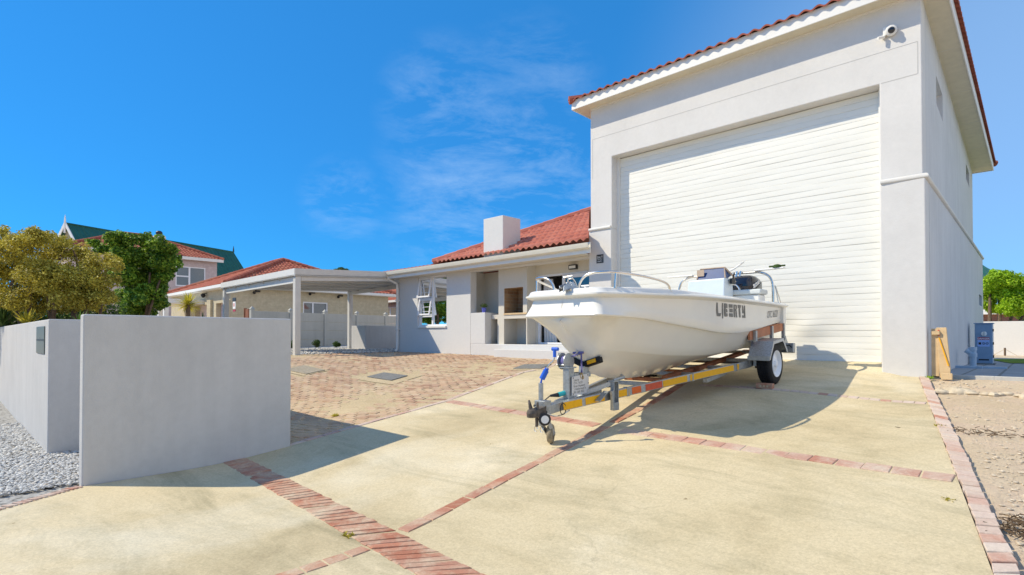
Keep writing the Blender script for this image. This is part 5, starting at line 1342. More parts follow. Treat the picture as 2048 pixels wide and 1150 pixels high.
# dark green tree
dY=17
dt_=thing('dark_tree','dense dark green tree between the golden tree and the pink house','tree',at(275,660,dY)[:2]+(-.8,))
cl=[]
for px,py,rad in((225,482,24),(245,472,20),(262,478,22),(290,482,22),(318,492,24),(338,503,18),(240,510,34),(280,515,40),(315,522,36),(250,548,38),(290,555,42),(325,552,30),(345,530,16),(270,590,36),(305,592,34),(285,622,30),(318,610,22),(255,620,26),(200,500,18),(350,512,10),(185,490,14)):
    for _ in range(2):
        Y=dY+r1.uniform(-.8,.9); cl.append(at(px+r1.uniform(-6,6),py+r1.uniform(-6,6),Y)+(rad*dY/1090*.82,))
cl=knobs(cl,6,.42,r1); m=leafcloud(MB(),cl,40000,.046,r1,.55,.6,.5); m.build('crown','leaf_dark',dt_,recalc=False)
m=MB(); b0=at(278,650,dY)[:2]
for px1,py1,w_ in((262,540,.09),(300,545,.09),(320,560,.06)): limb(m,b0+(-1.0,),at(px1,py1,dY),w_,.03,r1)
m.build('trunk','bark',dt_,smooth=True)
# bright tree on the right
tY=27
rt=thing('bright_tree','rounded lime green tree beyond the white boundary wall on the right','tree',at(1975,700,tY)[:2]+(-.8,))
cl=[]
for px,py,rad in((1985,560,22),(2010,560,26),(2040,566,26),(2065,575,26),(1978,590,26),(2005,590,32),(2040,598,34),(2075,600,36),(1985,612,20),(2020,618,26),(2050,622,22),(2090,590,36),(1972,570,16),(2068,556,14),(1995,548,12),(2100,560,26)):
    for _ in range(2): cl.append(at(px+r1.uniform(-6,6),py+r1.uniform(-5,5),tY+r1.uniform(-1.2,1.2))+(rad*tY/1090*.85,))
cl=knobs(cl,5,.45,r1); m=leafcloud(MB(),cl,26000,.07,r1,.55,.55,.6); m.build('crown','leaf_bright',rt,recalc=False)
m=MB(); b0=at(1976,660,tY)[:2]
for px1,py1,w_ in((1998,600,.16),(1980,585,.12),(2030,600,.12),(2065,600,.10)): limb(m,b0+(-1.2,),at(px1,py1,tY),w_,.05,r1,.25)
m.build('trunk','bark',rt,smooth=True)
# distant palm-like tree tip over the carport
pY=52; p=at(681,560,pY); ft=thing('distant_tree','tip of a far tree just above the carport roof','tree',(p[0],p[1],-1))
m=leafcloud(MB(),[at(672,543,pY)+(.32,),at(682,541,pY)+(.4,),at(692,543,pY)+(.34,),at(682,552,pY)+(.6,)],1500,.11,r1,.35); m.build('crown','leaf_mid',ft,recalc=False)
m=MB(); m.tube([(p[0],p[1],-1),(p[0],p[1],p[2])],[.16,.1],8); m.build('trunk','bark',ft,smooth=True)
# yucca over the wall
yY=14.6; yc=at(376,610,yY); yu=thing('yucca','spiky yellow green yucca showing above the garden wall','plant',(yc[0],yc[1],-.9))
def blade(m,c,az,el,L,w,droop,n=6):
    pts=[]; d=(math.cos(az)*math.cos(el),math.sin(az)*math.cos(el),math.sin(el)); sd=(-math.sin(az),math.cos(az),0)
    rows=[]
    for i in range(n+1):
        t=i/n; p=(c[0]+d[0]*L*t,c[1]+d[1]*L*t,c[2]+d[2]*L*t-droop*t*t*L); ww=w*(1-t)**.7*(.6+.8*min(1,t*4))
        rows.append([vadd(p,vmul(sd,-ww)),(p[0],p[1],p[2]-ww*.5),vadd(p,vmul(sd,ww))])
    m.grid(rows)
m=MB()
for k in range(120): blade(m,yc,r1.uniform(0,6.3),r1.uniform(-.45,1.4),r1.uniform(.32,.46),.015,r1.uniform(.05,.3))
m.build('leaves','leaf_yucca',yu,recalc=False)
m=MB(); m.tube([(yc[0],yc[1],-1.0),(yc[0]+.03,yc[1],0),(yc[0],yc[1],yc[2])],[.075,.06,.055],8); m.build('trunk','bark',yu,smooth=True)
def straps(lab,px,py,Y,n,L,mat,w=.02):
    c=at(px,py,Y); t=thing('strap_plant',lab,'plant',(c[0],c[1],c[2])); m=MB()
    for k in range(n): blade(m,c,r1.uniform(0,6.3),r1.uniform(.6,1.5),L*r1.uniform(.6,1),w,r1.uniform(.0,.3))
    m.build('leaves',mat,t,recalc=False)
straps('upright green sword leaves beside the end of the garden wall',160,652,9.2,26,.34,'leaf_strap',.016)
straps('small spiky plant between the yucca and the carport post',404,648,14.5,22,.42,'leaf_mid',.012)
straps('loose leafy shrub at the foot of the golden tree, far left',55,652,11.8,70,.5,'leaf_yucca',.02)
straps('dark green clump at the left edge behind the street wall',5,652,12.0,80,.55,'leaf_mid',.024)
# shrubs along the fence
for px,py,Y,rad,lab in((632,683,21.5,.22,'round green shrub by the fence, between the first and second carport posts'),(672,684,21.8,.19,'smaller green shrub by the fence, left of the rear carport post'),(586,681,20.5,.22,'green shrub at the fence half hidden by the garden wall')):
    c=at(px,py,Y); z=terr(c[0],c[1]); t=thing('shrub',lab,'shrub',(c[0],c[1],z),'shrubs along the fence')
    m=leafcloud(MB(),clumpset((c[0],c[1],z+rad*.8),rad*.6,rad*.6,rad*.5,7,(rad*.4,rad*.6),r1),900,.028,r1); m.build('foliage','leaf_mid',t,recalc=False)
    m=MB()
    for k in range(5): m.tube([(c[0],c[1],z-.02),(c[0]+r1.uniform(-.1,.1),c[1]+r1.uniform(-.1,.1),z+rad)],.006,5)
    m.build('stem','bark',t)
# ---------------------------------------------------------------- neighbouring houses
def hiproof(m,s0,s1,q0,q1,ze,tp,ovh=.35,tiles=True,period=.22):
    a0,a1,b0,b1=s0-ovh,s1+ovh,q0-ovh,q1+ovh; w=a1-a0; d=b1-b0; h=min(w,d)/2
    tile_roof(m,(a0,b0,ze),(1,0),(0,1),w,h,tp,period,.36,[((0,0),(-1,1)),((w,0),(1,1))],amp=.04,step=.035,sub=6)
    tile_roof(m,(a1,b0,ze),(0,1),(-1,0),d,h,tp,period,.36,[((0,0),(-1,1)),((d,0),(1,1))],amp=.04,step=.035,sub=6)
    if w>=d: r0,r1_=(a0+h,b0+h,ze+h*tp),(a1-h,b0+h,ze+h*tp)
    else: r0,r1_=(a0+h,b0+h,ze+h*tp),(a0+h,b1-h,ze+h*tp)
    m.poly((a0,b0,ze),(a0,b1,ze),(r0 if w>=d else r1_),r0); m.poly((a0,b1,ze),(a1,b1,ze),r1_,(r0 if w>=d else r1_))
    return (a0,a1,b0,b1,r0,r1_)
def ridges(rf,info,ze,mat):
    a0,a1,b0,b1,r0,r1_=info; m=MB(); up=lambda p:(p[0],p[1],p[2]+.06)
    ridge(m,up((a0,b0,ze)),up(r0),.11); ridge(m,up((a1,b0,ze)),up(r1_ if (a1-a0)>=(b1-b0) else r0),.11); ridge(m,up((a1,b1,ze)),up(r1_),.11); ridge(m,up(r0),up(r1_),.11); ridge(m,up((a0,b1,ze)),up(r0 if (a1-a0)>=(b1-b0) else r1_),.11)
    m.build('ridge_cap',mat,rf,smooth=True)
def gutter(m,p,q,h=.14,th=.06): m.beam((p[0],p[1],p[2]-h/2),(q[0],q[1],q[2]-h/2),th,h)
C0=at(452,571,25.0); nz=C0[2]; print('neigh',C0)
s1,q0_=C0[0]-.3,C0[1]+.3; s0_,q1_=s1-9.6,q0_+8.6
na=thing('neighbour_house','single storey cream brick house with red hipped roof and double garage doors','house',(s1,q0_,-.5))
pf=lambda s,z,d:(s,q0_+d,z); ps=lambda q,z,d:(s1-d,q,z)
def sq(px,q=None,s=None):
    if q is not None:
        lo,hi=-60,30
        for _ in range(50):
            mm=(lo+hi)/2
            if proj(mm,q,1)[0]<px: lo=mm
            else: hi=mm
        return lo
    return qfor(s,px,1,-20,60)
gd=[(sq(390,q=q0_),sq(414,q=q0_)),(sq(432,q=q0_),s1-.55)]
gtop=zat(430,607,sq(430,q=q0_),q0_)
wq0,wq1=qfor(s1,606,1,-5,60),qfor(s1,656,1,-5,60); wzt,wzb=zat(630,604,s1,(wq0+wq1)/2),zat(630,604,s1,(wq0+wq1)/2)-1.0
m=MB(); wallholes(m,pf,s0_,s1,-1,nz,[(a,b,-1,gtop) for a,b in gd],.3); wallholes(m,ps,q0_,q1_,-1,nz,[(wq0,wq1,wzb,wzt)],.12); m.poly((s0_,q0_,-1),(s0_,q1_,-1),(s0_,q1_,nz),(s0_,q0_,nz)); m.poly((s0_,q1_,-1),(s1,q1_,-1),(s1,q1_,nz),(s0_,q1_,nz))
m.build('wall','brick_cream',na,recalc=False)
for a,b in gd:
    rows=[[(a+(b-a)*i/2,q0_+.22+.012*(k%2),-1+(gtop+1)*k/24) for i in range(3)] for k in range(25)]; MB().grid(rows).build('garage_door','garage_door_pink',na)
m=MB(); frame(m,ps,wq0,wq1,wzb,wzt,.07,.04,.1); qm=(wq0*.6+wq1*.4); m.box(s1-.1,s1-.04,qm-.04,qm+.04,wzb+.07,wzt-.07); w=m.build('window','white_frame',na)
MB().poly(ps(wq0,wzb,.08),ps(wq1,wzb,.08),ps(wq1,wzt,.08),ps(wq0,wzt,.08)).build('pane','glass_clear',w)
MB().poly(ps(wq0,wzb,.16),ps(wq1,wzb,.16),ps(wq1,wzt,.16),ps(wq0,wzt,.16)).build('curtain','garage_door_pink',w)
m=MB(); info=hiproof(m,s0_,s1,q0_,q1_,nz+.08,math.tan(math.radians(23))); rf=m.build('roof','tile_old',na,smooth=True,recalc=False); ridges(rf,info,nz+.08,'tile_old')
m=MB(); a0,a1,b0,b1=info[:4]; gutter(m,(a0,b0,nz+.10),(a1,b0,nz+.10)); gutter(m,(a1,b0,nz+.10),(a1,b1,nz+.10)); m.build('gutter','white_paint',na)
m=MB(); m.box(a0+.05,a1-.05,b0+.04,q0_,nz-.06,nz-.03); m.box(s1,a1-.05,q0_,b1,nz-.06,nz-.03); m.build('soffit','white_paint',na)
for px in(422,468):
    s=sq(px,q=q0_) if px<440 else s1-.27
    m=MB(); m.box(s-.26,s+.26,q0_-.12,q0_-.001,-1,zat(px,600,s,q0_)); m.build('pilaster','brick_cream',na)
def wl_(px,py):
    s=sq(px,q=q0_); z=zat(px,py,s,q0_); m=MB(); m.lathe((s,q0_-.16,z),(0,0,1),[(.03,-.12),(.10,-.06),(.12,.04),(.04,.10)],10); m.beam((s,q0_-.16,z+.08),(s,q0_,z+.12),.04,.04); m.build('coach_lamp','dark_plastic',na)
wl_(413,591)
for px,py in((515,583),(625,586),(681,592)):
    q=qfor(s1,px,2,-5,60); z=zat(px,py,s1,q); m=MB(); m.box(s1+.001,s1+.10,q-.13,q+.10,z-.03,z+.05); m.lathe((s1+.1,q-.16,z-.04),(.6,-.6,-.4),[(.03,0),(.08,.07),(.07,.10)],10); m.build('flood_light','dark_plastic',na)
pq=sq(469,q=q0_-.125); m=MB(); zz=zat(469,600,pq,q0_-.125); m.box(pq-.20,pq+.20,q0_-.15,q0_-.121,zz-.06,zz+.10); m.build('number_plate','sign_dark',na)
m=MB(); zz=zat(469,609,pq,q0_); m.box(pq-.14,pq+.14,q0_-.15,q0_-.1215,zz-.20,zz+.12); em=m.build('wall_crest','letter_white',na); m=MB(); m.box(pq-.07,pq-.02,q0_-.154,q0_-.1505,zz-.1,zz+.05); m.box(pq+.02,pq+.07,q0_-.154,q0_-.1505,zz-.1,zz+.05); m.build('crest_mark','tape_red',em)
m=MB(); zz=zat(469,621,pq,q0_); m.box(pq-.14,pq+.14,q0_-.15,q0_-.1215,zz-.05,zz+.03); m.build('letter_slot','sign_red',na)
# brown side gate next to the fence
g=at(492,640,23.2); gt=thing('side_gate','reddish brown wooden gate at the left end of the precast fence','gate',(g[0],g[1],-.45))
zz=at(492,618,23.2)[2]; m=MB(); m.box(g[0]-.12,g[0]+.26,g[1],g[1]+.05,-.6,zz)
m.build('door_panel','timber_door',gt,bevel=.006); m=MB(); m.box(g[0]-.18,g[0]-.125,g[1]-.03,g[1]+.08,-.6,zz+.04); m.build('gate_post','timber_door',gt)
# rear wing with its own roof
cw_=at(797,604,36); rw=thing('rear_wing','low pinkish outbuilding with a red tiled roof between the carport and house','house',(cw_[0],cw_[1],-.5))
s0_,q0w=cw_[0]-6.5,cw_[1]; s1w=cw_[0]+6; zz=at(780,603,36)[2]
pw=lambda s,z,d:(s,q0w+d,z)
wa_,wb_=sq(766,q=q0w),sq(792,q=q0w); z1_,z0_=zat(780,615,wa_,q0w),zat(780,627,wa_,q0w)
m=MB(); wallholes(m,pw,s0_,s1w,-1,zz,[(wa_,wb_,z0_-.2,z1_)],.12); m.poly((s0_,q0w,-1),(s0_,q0w+7,-1),(s0_,q0w+7,zz),(s0_,q0w,zz)); m.build('wall','brick_pink',rw,recalc=False)
m=MB(); fb_=frame(m,pw,wa_,wb_,z0_-.2,z1_,.06,.04,.09); fb_((wa_+wb_)/2-.03,(wa_+wb_)/2+.03,z0_-.14,z1_-.06); w=m.build('window','white_frame',rw); MB().poly(pw(wa_,z0_-.2,.07),pw(wb_,z0_-.2,.07),pw(wb_,z1_,.07),pw(wa_,z1_,.07)).build('pane','glass_dark',w)
m=MB(); info=hiproof(m,s0_,s1w,q0w,q0w+7,zz+.05,math.tan(math.radians(23)),.4); rf=m.build('roof','tile_old',rw,smooth=True,recalc=False); ridges(rf,info,zz+.05,'tile_old')
m=MB(); gutter(m,(info[0],info[2],zz+.08),(info[1],info[2],zz+.08)); m.build('gutter','white_paint',rw)
# two storey pink house
P0=at(447,523,42); sB_,qB_=P0[0]-.35,P0[1]-.35; zB_=P0[2]; print('pink',P0)
qn=qB_-9.0; sL=sB_-7.5
tb=thing('pink_house','two storey pale pink brick house with red tiles behind the trees','house',(sB_,qn,-.5))
pp_=lambda q,z,d:(sB_-d,q,z)
wq0,wq1=qfor(sB_,351,4,-20,60),qfor(sB_,411,4,-20,60); zt2=zat(411,536,sB_,wq1); zb2=zat(411,575,sB_,wq1)
m=MB(); wallholes(m,pp_,qn,qB_,-1,zB_,[(wq0,wq1,zb2,zt2)],.12); m.poly((sL,qn,-1),(sB_,qn,-1),(sB_,qn,zB_),(sL,qn,zB_)); m.poly((sL,qn,-1),(sL,qB_,-1),(sL,qB_,zB_),(sL,qn,zB_)); m.poly((sL,qB_,-1),(sB_,qB_,-1),(sB_,qB_,zB_),(sL,qB_,zB_)); m.build('wall','brick_pink',tb,recalc=False)
m=MB(); fb_=frame(m,pp_,wq0,wq1,zb2,zt2,.08,.03,.09); qm=qfor(sB_,379,4,-20,60); m.box(sB_-.09,sB_-.03,qm-.06,qm+.06,zb2+.08,zt2-.08); zm=(zb2+zt2)/2; m.box(sB_-.09,sB_-.03,wq0+.08,qm-.06,zm-.05,zm+.05); w=m.build('window','white_frame',tb); MB().poly(pp_(wq0,zb2,.07),pp_(wq1,zb2,.07),pp_(wq1,zt2,.07),pp_(wq0,zt2,.07)).build('pane','glass_clear',w)
MB().poly(pp_(wq0,zb2,.12),pp_(wq1,zb2,.12),pp_(wq1,zt2,.12),pp_(wq0,zt2,.12)).build('blind','sign_board',w)
m=MB(); info=hiproof(m,sL,sB_,qn,qB_,zB_+.1,math.tan(math.radians(24)),.35); rf=m.build('roof','tile_old',tb,smooth=True,recalc=False); ridges(rf,info,zB_+.1,'tile_old')
m=MB(); gutter(m,(info[1],info[2],zB_+.12),(info[1],info[3],zB_+.12),.22); gutter(m,(info[0],info[2],zB_+.12),(info[1],info[2],zB_+.12),.22); m.build('gutter','white_paint',tb)
c=at(318,487,40); m=MB(); zc2=at(318,473,40)[2]; m.box(c[0]-.35,c[0]+.35,c[1]-.35,c[1]+.35,zB_,zc2); ch=m.build('chimney','plaster_trim',tb); 
m=MB(); m.tube([(c[0],c[1],zc2),(c[0],c[1],zc2+.12)],.1,8); m.ellip((c[0],c[1],zc2+.26),.23,.23,.17,12,7); m.build('chimney_cowl','dark_plastic',ch,smooth=True)
# low porch beside the dark tree
p=at(322,606,27); po_=thing('garden_porch','low white porch with dark openings behind the dark tree','porch',(p[0],p[1],-.5))
m=MB(); m.box(p[0]-3.2,p[0]+.4,p[1]-.1,p[1]+3,p[2],p[2]+.22); m.build('roof_slab','white_paint',po_)
for dx_ in(-2.2,-.75,.25): m=MB(); m.box(p[0]+dx_-.1,p[0]+dx_+.1,p[1]+.05,p[1]+.25,-.7,p[2]); m.build('pillar','white_paint',po_)
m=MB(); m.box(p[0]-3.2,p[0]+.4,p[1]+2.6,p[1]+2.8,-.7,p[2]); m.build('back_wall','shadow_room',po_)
# green roofed house
a=at(130,447,46); bY_=46*(672-447)/(672-505); b=at(467,505,bY_)
gh=thing('green_roof_house','house with a steep dark green sheet roof and cream gable behind','house',(a[0],a[1],-.5))
dd=vnorm((b[0]-a[0],b[1]-a[1],0)); nn=(dd[1],-dd[0],0); hw_=2.6; dz=3.3; zr_=a[2]
e0=vadd(a,vmul(nn,hw_)); e1=vadd(b,vmul(nn,hw_)); f0=vadd(a,vmul(nn,-hw_)); f1=vadd(b,vmul(nn,-hw_))
low=lambda p:(p[0],p[1],zr_-dz)
L_=vlen(vsub(b,a)); nrib=int(L_/.45); rows0=[];rows1=[]
def corr(side):
    rows=[[],[]]
    for i in range(nrib*4+1):
        t=i/(nrib*4); h=.045 if i%4 in(0,1) else 0
        top=lerp((a[0],a[1],zr_),(b[0],b[1],zr_),t); bot=lerp(low(e0 if side>0 else f0),low(e1 if side>0 else f1),t)
        rows[0].append((top[0],top[1],top[2]+h)); rows[1].append((bot[0]+nn[0]*h*side,bot[1]+nn[1]*h*side,bot[2]+h))
    return rows
m=MB(); m.grid(corr(1)); m.grid(corr(-1)); m.tube([(a[0],a[1],zr_+.03),(b[0],b[1],zr_+.03)],.09,6); m.build('roof','green_roof',gh,recalc=False)
i0=vmul(dd,.35)
m=MB(); g0,g1,g2=vadd((a[0],a[1],zr_-.15),i0),vadd(vadd(a,vmul(nn,hw_-.1)),i0),vadd(vadd(a,vmul(nn,-hw_+.1)),i0); m.poly(g0,(g1[0],g1[1],zr_-dz),(g1[0],g1[1],-1),(g2[0],g2[1],-1),(g2[0],g2[1],zr_-dz)); h0,h1=vadd(vadd(b,vmul(nn,hw_-.1)),vmul(i0,-1)),vadd(vadd(b,vmul(nn,-hw_+.1)),vmul(i0,-1)); m.poly((g1[0],g1[1],zr_-dz),(h0[0],h0[1],zr_-dz),(h0[0],h0[1],-1),(g1[0],g1[1],-1)); m.poly((b[0]-i0[0],b[1]-i0[1],zr_-.15),(h0[0],h0[1],zr_-dz),(h0[0],h0[1],-1),(h1[0],h1[1],-1),(h1[0],h1[1],zr_-dz)); m.build('wall','brick_cream',gh,recalc=False)
m=MB(); 
for e in(e0,f0): m.beam((a[0],a[1],zr_+.02),low(e),.06,.24)
m.each('barge_board','white_paint',gh)
for p in(a,b): m=MB(); m.tube([(p[0],p[1],zr_-.8 if p is a else zr_),(p[0],p[1],zr_+.35),(p[0],p[1],zr_+.75)],[.09,.07,.012],6); m.build('finial','white_paint' if p is a else 'dark_plastic',gh)
# ---------------------------------------------------------------- right hand side
q=qfor(7.5,1990,0,-5,60)
ba=at(1985,708,24.5); bz=at(1990,643,24.5)[2]
bw_=thing('boundary_wall','white plastered boundary wall behind the lawn on the right','wall',(ba[0],ba[1],-.9))
m=MB(); m.box(ba[0]-5,ba[0]+25,ba[1],ba[1]+.22,-1.6,bz); m.build('wall','plaster_trim',bw_,bevel=.015); 
hd=at(2030,640,38); rh=thing('far_house','brown brick house with a white fascia beyond the boundary wall','house',(hd[0],hd[1],-.9))
z0_,z1_=at(2030,628,38)[2],at(2030,607,38)[2]
m=MB(); m.box(hd[0]-6,hd[0]+10,hd[1],hd[1]+7,-1.5,z0_); m.build('wall','brick_brown',rh); m=MB(); m.box(hd[0]-6.4,hd[0]+10.4,hd[1]-.4,hd[1]+7.4,z0_+.0,z1_); m.build('fascia','white_paint',rh,bevel=.02)
wsx=sq(2038,q=hd[1]); m=MB(); m.box(wsx,wsx+2.6,hd[1]-.02,hd[1]-.001,z0_-.5,z0_-.04); m.build('window','glass_dark',rh)
a=at(1950,514,52); b=at(1986,546,52); c=at(1940,546,50)
fr2=thing('slate_roof_house','far house with a dark blue green ribbed roof behind the garage corner','house',(a[0],a[1],-.9))
m=MB(); n_=40
p0=(a[0]-6,a[1],a[2]+3); rows=[[],[]]
for i in range(n_+1):
    t=i/n_; h=.05 if i%4<2 else 0; e=at(1900+t*112,556+.0*t,52); tt=max(0,min(1,t)); tp_=at(1900+t*66,478+t*54,56); rows[0].append((tp_[0],tp_[1],tp_[2]+h)); rows[1].append((e[0],e[1],e[2]+h))
m.grid(rows); m.build('roof','green_roof',fr2,recalc=False)
e=at(1990,556,52); m=MB(); m.box(e[0]-8,e[0]-.3,e[1]+.3,e[1]+6,-1.2,e[2]-.02); m.build('wall','brick_cream',fr2)
# meter kiosk
kb=H(1966,729); kY=xy(*kb)[1]; ks0,ks1=None,None
kk=thing('meter_kiosk','blue grey electricity kiosk with a danger notice beside the garage','kiosk',kb+(terr(*kb),))
lo=sq(1948.5,q=kb[1]); hi_=sq(1984,q=kb[1]); kz1=zat(1966,647.5,(lo+hi_)/2,kb[1]); kz0=terr(*kb); wd=hi_-lo
m=MB(); m.box(lo,hi_,kb[1],kb[1]+.42,kz0-.05,kz1); m.build('body','kiosk_paint',kk,bevel=.012)
m=MB(); m.box(lo-.02,hi_+.02,kb[1]-.025,kb[1]+.45,kz1,kz1+.02); m.build('lid','kiosk_paint',kk,bevel=.005)
m=MB(); m.box(lo-.04,hi_+.04,kb[1]-.05,kb[1]+.47,kz0-.1,kz0+.03); m.build('plinth','manhole',kk)
H_=kz1-kz0
m=MB(); m.lathe((lo+wd*.53,kb[1],kz0+H_*.755),(0,-1,0),[(wd*.17,0),(wd*.17,.03),(wd*.13,.035)],22); dl_=m.build('meter_window','white_plastic',kk,smooth=True,sharp=40)
m=MB(); m.box(lo+wd*.52,lo+wd*.54,kb[1]-.037,kb[1]-.0355,kz0+H_*.70,kz0+H_*.81); m.build('window_bar','dark_plastic',dl_)
m=MB(); m.box(lo+wd*.15,lo+wd*.83,kb[1]-.004,kb[1]-.0005,kz0+H_*.44,kz0+H_*.67); nt=m.build('danger_notice','sign_blue',kk)
m=MB(); m.box(lo+wd*.15,lo+wd*.83,kb[1]-.006,kb[1]-.0042,kz0+H_*.605,kz0+H_*.67); m.build('notice_band','sign_red',nt)
text('notice_text','DANGER','letter_white',nt,(lo+wd*.49,kb[1]-.0075,kz0+H_*.616),(1,0,0),(0,0,1),H_*.055,.0005,'CENTER',1.0,bold=.001)
m=MB(); m.box(lo+wd*.21,lo+wd*.36,kb[1]-.006,kb[1]-.0042,kz0+H_*.49,kz0+H_*.545)
m.build('pictogram','letter_black',nt)
for f in(.50,.70):
    m=MB(); c_=(lo+wd*f,kb[1]-.0055,kz0+H_*.517); m.tube([vadd(c_,(wd*.075*math.cos(t*.5236),0,wd*.075*math.sin(t*.5236))) for t in range(12)],.004,6,closed=True); m.beam(vadd(c_,(-wd*.05,0,wd*.05)),vadd(c_,(wd*.05,0,-wd*.05)),.004,.008,(0,1,0)); m.build('pictogram','sign_dark',nt)
m=MB(); m.box(lo+wd*.21,lo+wd*.79,kb[1]-.003,kb[1]+.0,kz0+H_*.10,kz0+H_*.135); m.build('vent_slot','dark_plastic',kk)
m=MB()
for z in(.2,.52,.84): m.box(hi_-.004,hi_+.022,kb[1]+.03,kb[1]+.07,kz0+H_*z-.03,kz0+H_*z+.03)
m.each('hinge','dark_plastic',kk)
# standpipe
pb_=H(1946,736); pz=terr(*pb_); pt=zat(1946,692,*pb_); sp_=thing('drain_pipe_stub','short blue grey plastic drain pipe standing beside the kiosk','pipe',pb_+(pz,))
hh=pt-pz; m=MB(); r_=.055; m.lathe(pb_+(pz-.02,),(0,0,1),[(r_,0),(r_,hh*.55),(r_*1.25,hh*.55),(r_*1.25,hh*.72),(r_,hh*.74),(r_,hh*.84),(r_*1.2,hh*.84),(r_*1.2,hh),(r_*.9,hh)],18); m.tube([(pb_[0],pb_[1],pz+hh*.62),(pb_[0]-.10,pb_[1]-.02,pz+hh*.82)],[r_*.9,r_*1.05],12); m.build('pipe','pipe_plastic',sp_,smooth=True,sharp=40)
m=MB(); m.box(pb_[0]-.28,pb_[0]+.16,pb_[1]-.32,pb_[1]-.20,pz-.02,pz+.05); m.box(pb_[0]-.0,pb_[0]+.5,pb_[1]-.02,pb_[1]+.10,pz-.02,pz+.035); m.build('gully_block','pipe_plastic',sp_,bevel=.006)
# timber shutter leaning on the side wall
cb=H(1886,756); cz0=terr(*cb); cr=thing('timber_frame','pale timber formwork panel leaning against the garage side wall','timber panel',cb+(cz0,))
l0=sq(1877,q=cb[1]); l1=sq(1899.5,q=cb[1]); ztp=zat(1886,655,l0,cb[1]); hh=ztp-cz0; lean=.10
def cpnt(u,v,d): return (l0+(l1-l0)*u-.04*v,cb[1]+.015+d+lean*v*.5,cz0+hh*v)
m=MB(); m.prism([cpnt(0,0,0),cpnt(.95,.06,0),cpnt(1,.2,0),cpnt(.9,1,0),cpnt(0,1,0)],(.0,.045,0)); m.build('panel','timber_pale',cr,bevel=.004)
m=MB(); m.prism([cpnt(.14,.80,-.02),cpnt(.24,.80,-.02),cpnt(.92,.24,-.02),cpnt(.80,.24,-.02)],(0,.022,0)); m.build('brace','tape_yellow',cr)
m=MB(); m.prism([cpnt(.12,.84,-.012),cpnt(.26,.84,-.012),cpnt(.26,.95,-.012),cpnt(.12,.95,-.012)],(0,.012,0)); m.build('paint_mark','tape_red',cr)
m=MB(); m.box(l0-.10,l0-.015,cb[1]+.06,cb[1]+.12,cz0+.02,cz0+hh*.98); m.box(l0-.09,l0+.0,cb[1]+.02,cb[1]+.1,cz0+hh*.86,cz0+hh*.93); m.build('rear_batten','timber_pale',cr)
m=MB(); m.box(l0+.02,l1+.02,cb[1]-.06,cb[1]+.0,cz0-.02,cz0+.07); m.build('foot_block','timber_pale',cr,bevel=.006)
# lawn stake
st=at(2010,712,22); zz=terr(st[0],st[1]); ls=thing('tree_stake','short wooden stake with guy strings on the lawn','stake',(st[0],st[1],zz))
m=MB(); m.tube([(st[0],st[1],zz),(st[0],st[1],zz+.32)],.035,8); m.build('post','bark',ls)
m=MB()
for d_ in(-.35,.35): m.tube([(st[0],st[1],zz+.27),(st[0]+d_,st[1],zz+.02)],.01,5)
m.build('string','rock',ls)
# rocks edging the sand, scattered stones, litter
r2=random.Random(5)
def rock(m,c,r_,jit=.25):
    m.ellip(c,r_*r2.uniform(.9,1.4),r_*r2.uniform(.7,1),r_*r2.uniform(.45,.7),9,6,jit,r2)
for i in range(13):
    px=1880+i*17+r2.uniform(-5,5); py=781+i*.9+r2.uniform(-3,3); h=H(px,py); z=terr(*h); rr=r2.uniform(.03,.06)
    if i in(2,3): rr=.09
    m=MB(); rock(m,(h[0],h[1],z-rr*.28),rr*1.25,.22); o=m.build('edging_stone','rock',base=(h[0],h[1],z),smooth=True,sharp=50); tag(o,'rough pale stone in the row edging the sandy verge','stone','stones edging the sandy verge')
m=MB()
for _ in range(2600):
    px=r2.uniform(1875,2240); py=750+ (r2.random()**1.2)*420
    h=hit(px,py); 
    kx=lin([(-20,2.9),(-6.1,1.62),(-4.6,1.40),(-.1,.60)],h[1])+.03
    if h[0]<kx or h[1]>kq-.15: continue
    rr=.004+.012*r2.random()**3; rock(m,(h[0],h[1],h[2]-.03+rr*.3),rr)
struct(m.build('loose_stones','pebble_sand',smooth=True,sharp=60,recalc=False),'stuff')
def litter(name,cx,cy,n,sx,sy,lab):
    h=H(cx,cy); z=terr(*h); m=MB()
    for _ in range(n):
        a=r2.gauss(0,sx); b=r2.gauss(0,sy); s,q=h[0]+a,h[1]+b; zz=terr(s,q)-.02+r2.random()*.02; t=r2.uniform(0,6.3); l=r2.uniform(.02,.10); m.tube([(s,q,zz),(s+l*math.cos(t),q+l*math.sin(t),zz+r2.uniform(0,.03))],[.004,.002],4,cap=False)
    o=struct(m.build(name,'leaf_litter',base=(h[0],h[1],z),recalc=False),'stuff')
litter('dry_litter',1990,866,70,.22,.07,'')
litter('dry_litter',2036,1050,90,.05,.10,'')
# weeds in the joints
def weed(px,py,n,L,lab,mat='leaf_bright'):
    h=H(px,py); z=terr(*h); t=thing('weed',lab,'weed',(h[0],h[1],z),'weeds in the paving joints'); m=MB()
    for k in range(n): blade(m,(h[0]+r2.uniform(-.04,.04),h[1]+r2.uniform(-.03,.03),z),r2.uniform(0,6.3),r2.uniform(.2,1.3),L*r2.uniform(.5,1),.006,.3,4)
    m.build('leaves',mat,t,recalc=False)
weed(1858,757,40,.10,'weed at the foot of the garage corner')
weed(698,1072,40,.05,'tiny weed where the two nearest brick bands cross','leaf_olive')
weed(1880,852,24,.05,'small weed in the kerb joint beside the sand','leaf_olive')
weed(671,832,60,.09,'small grass tuft in the brick court near the wall shadow','leaf_yucca')
weed(1900,1000,14,.04,'faint weed by the kerb below the second brick band','leaf_olive')
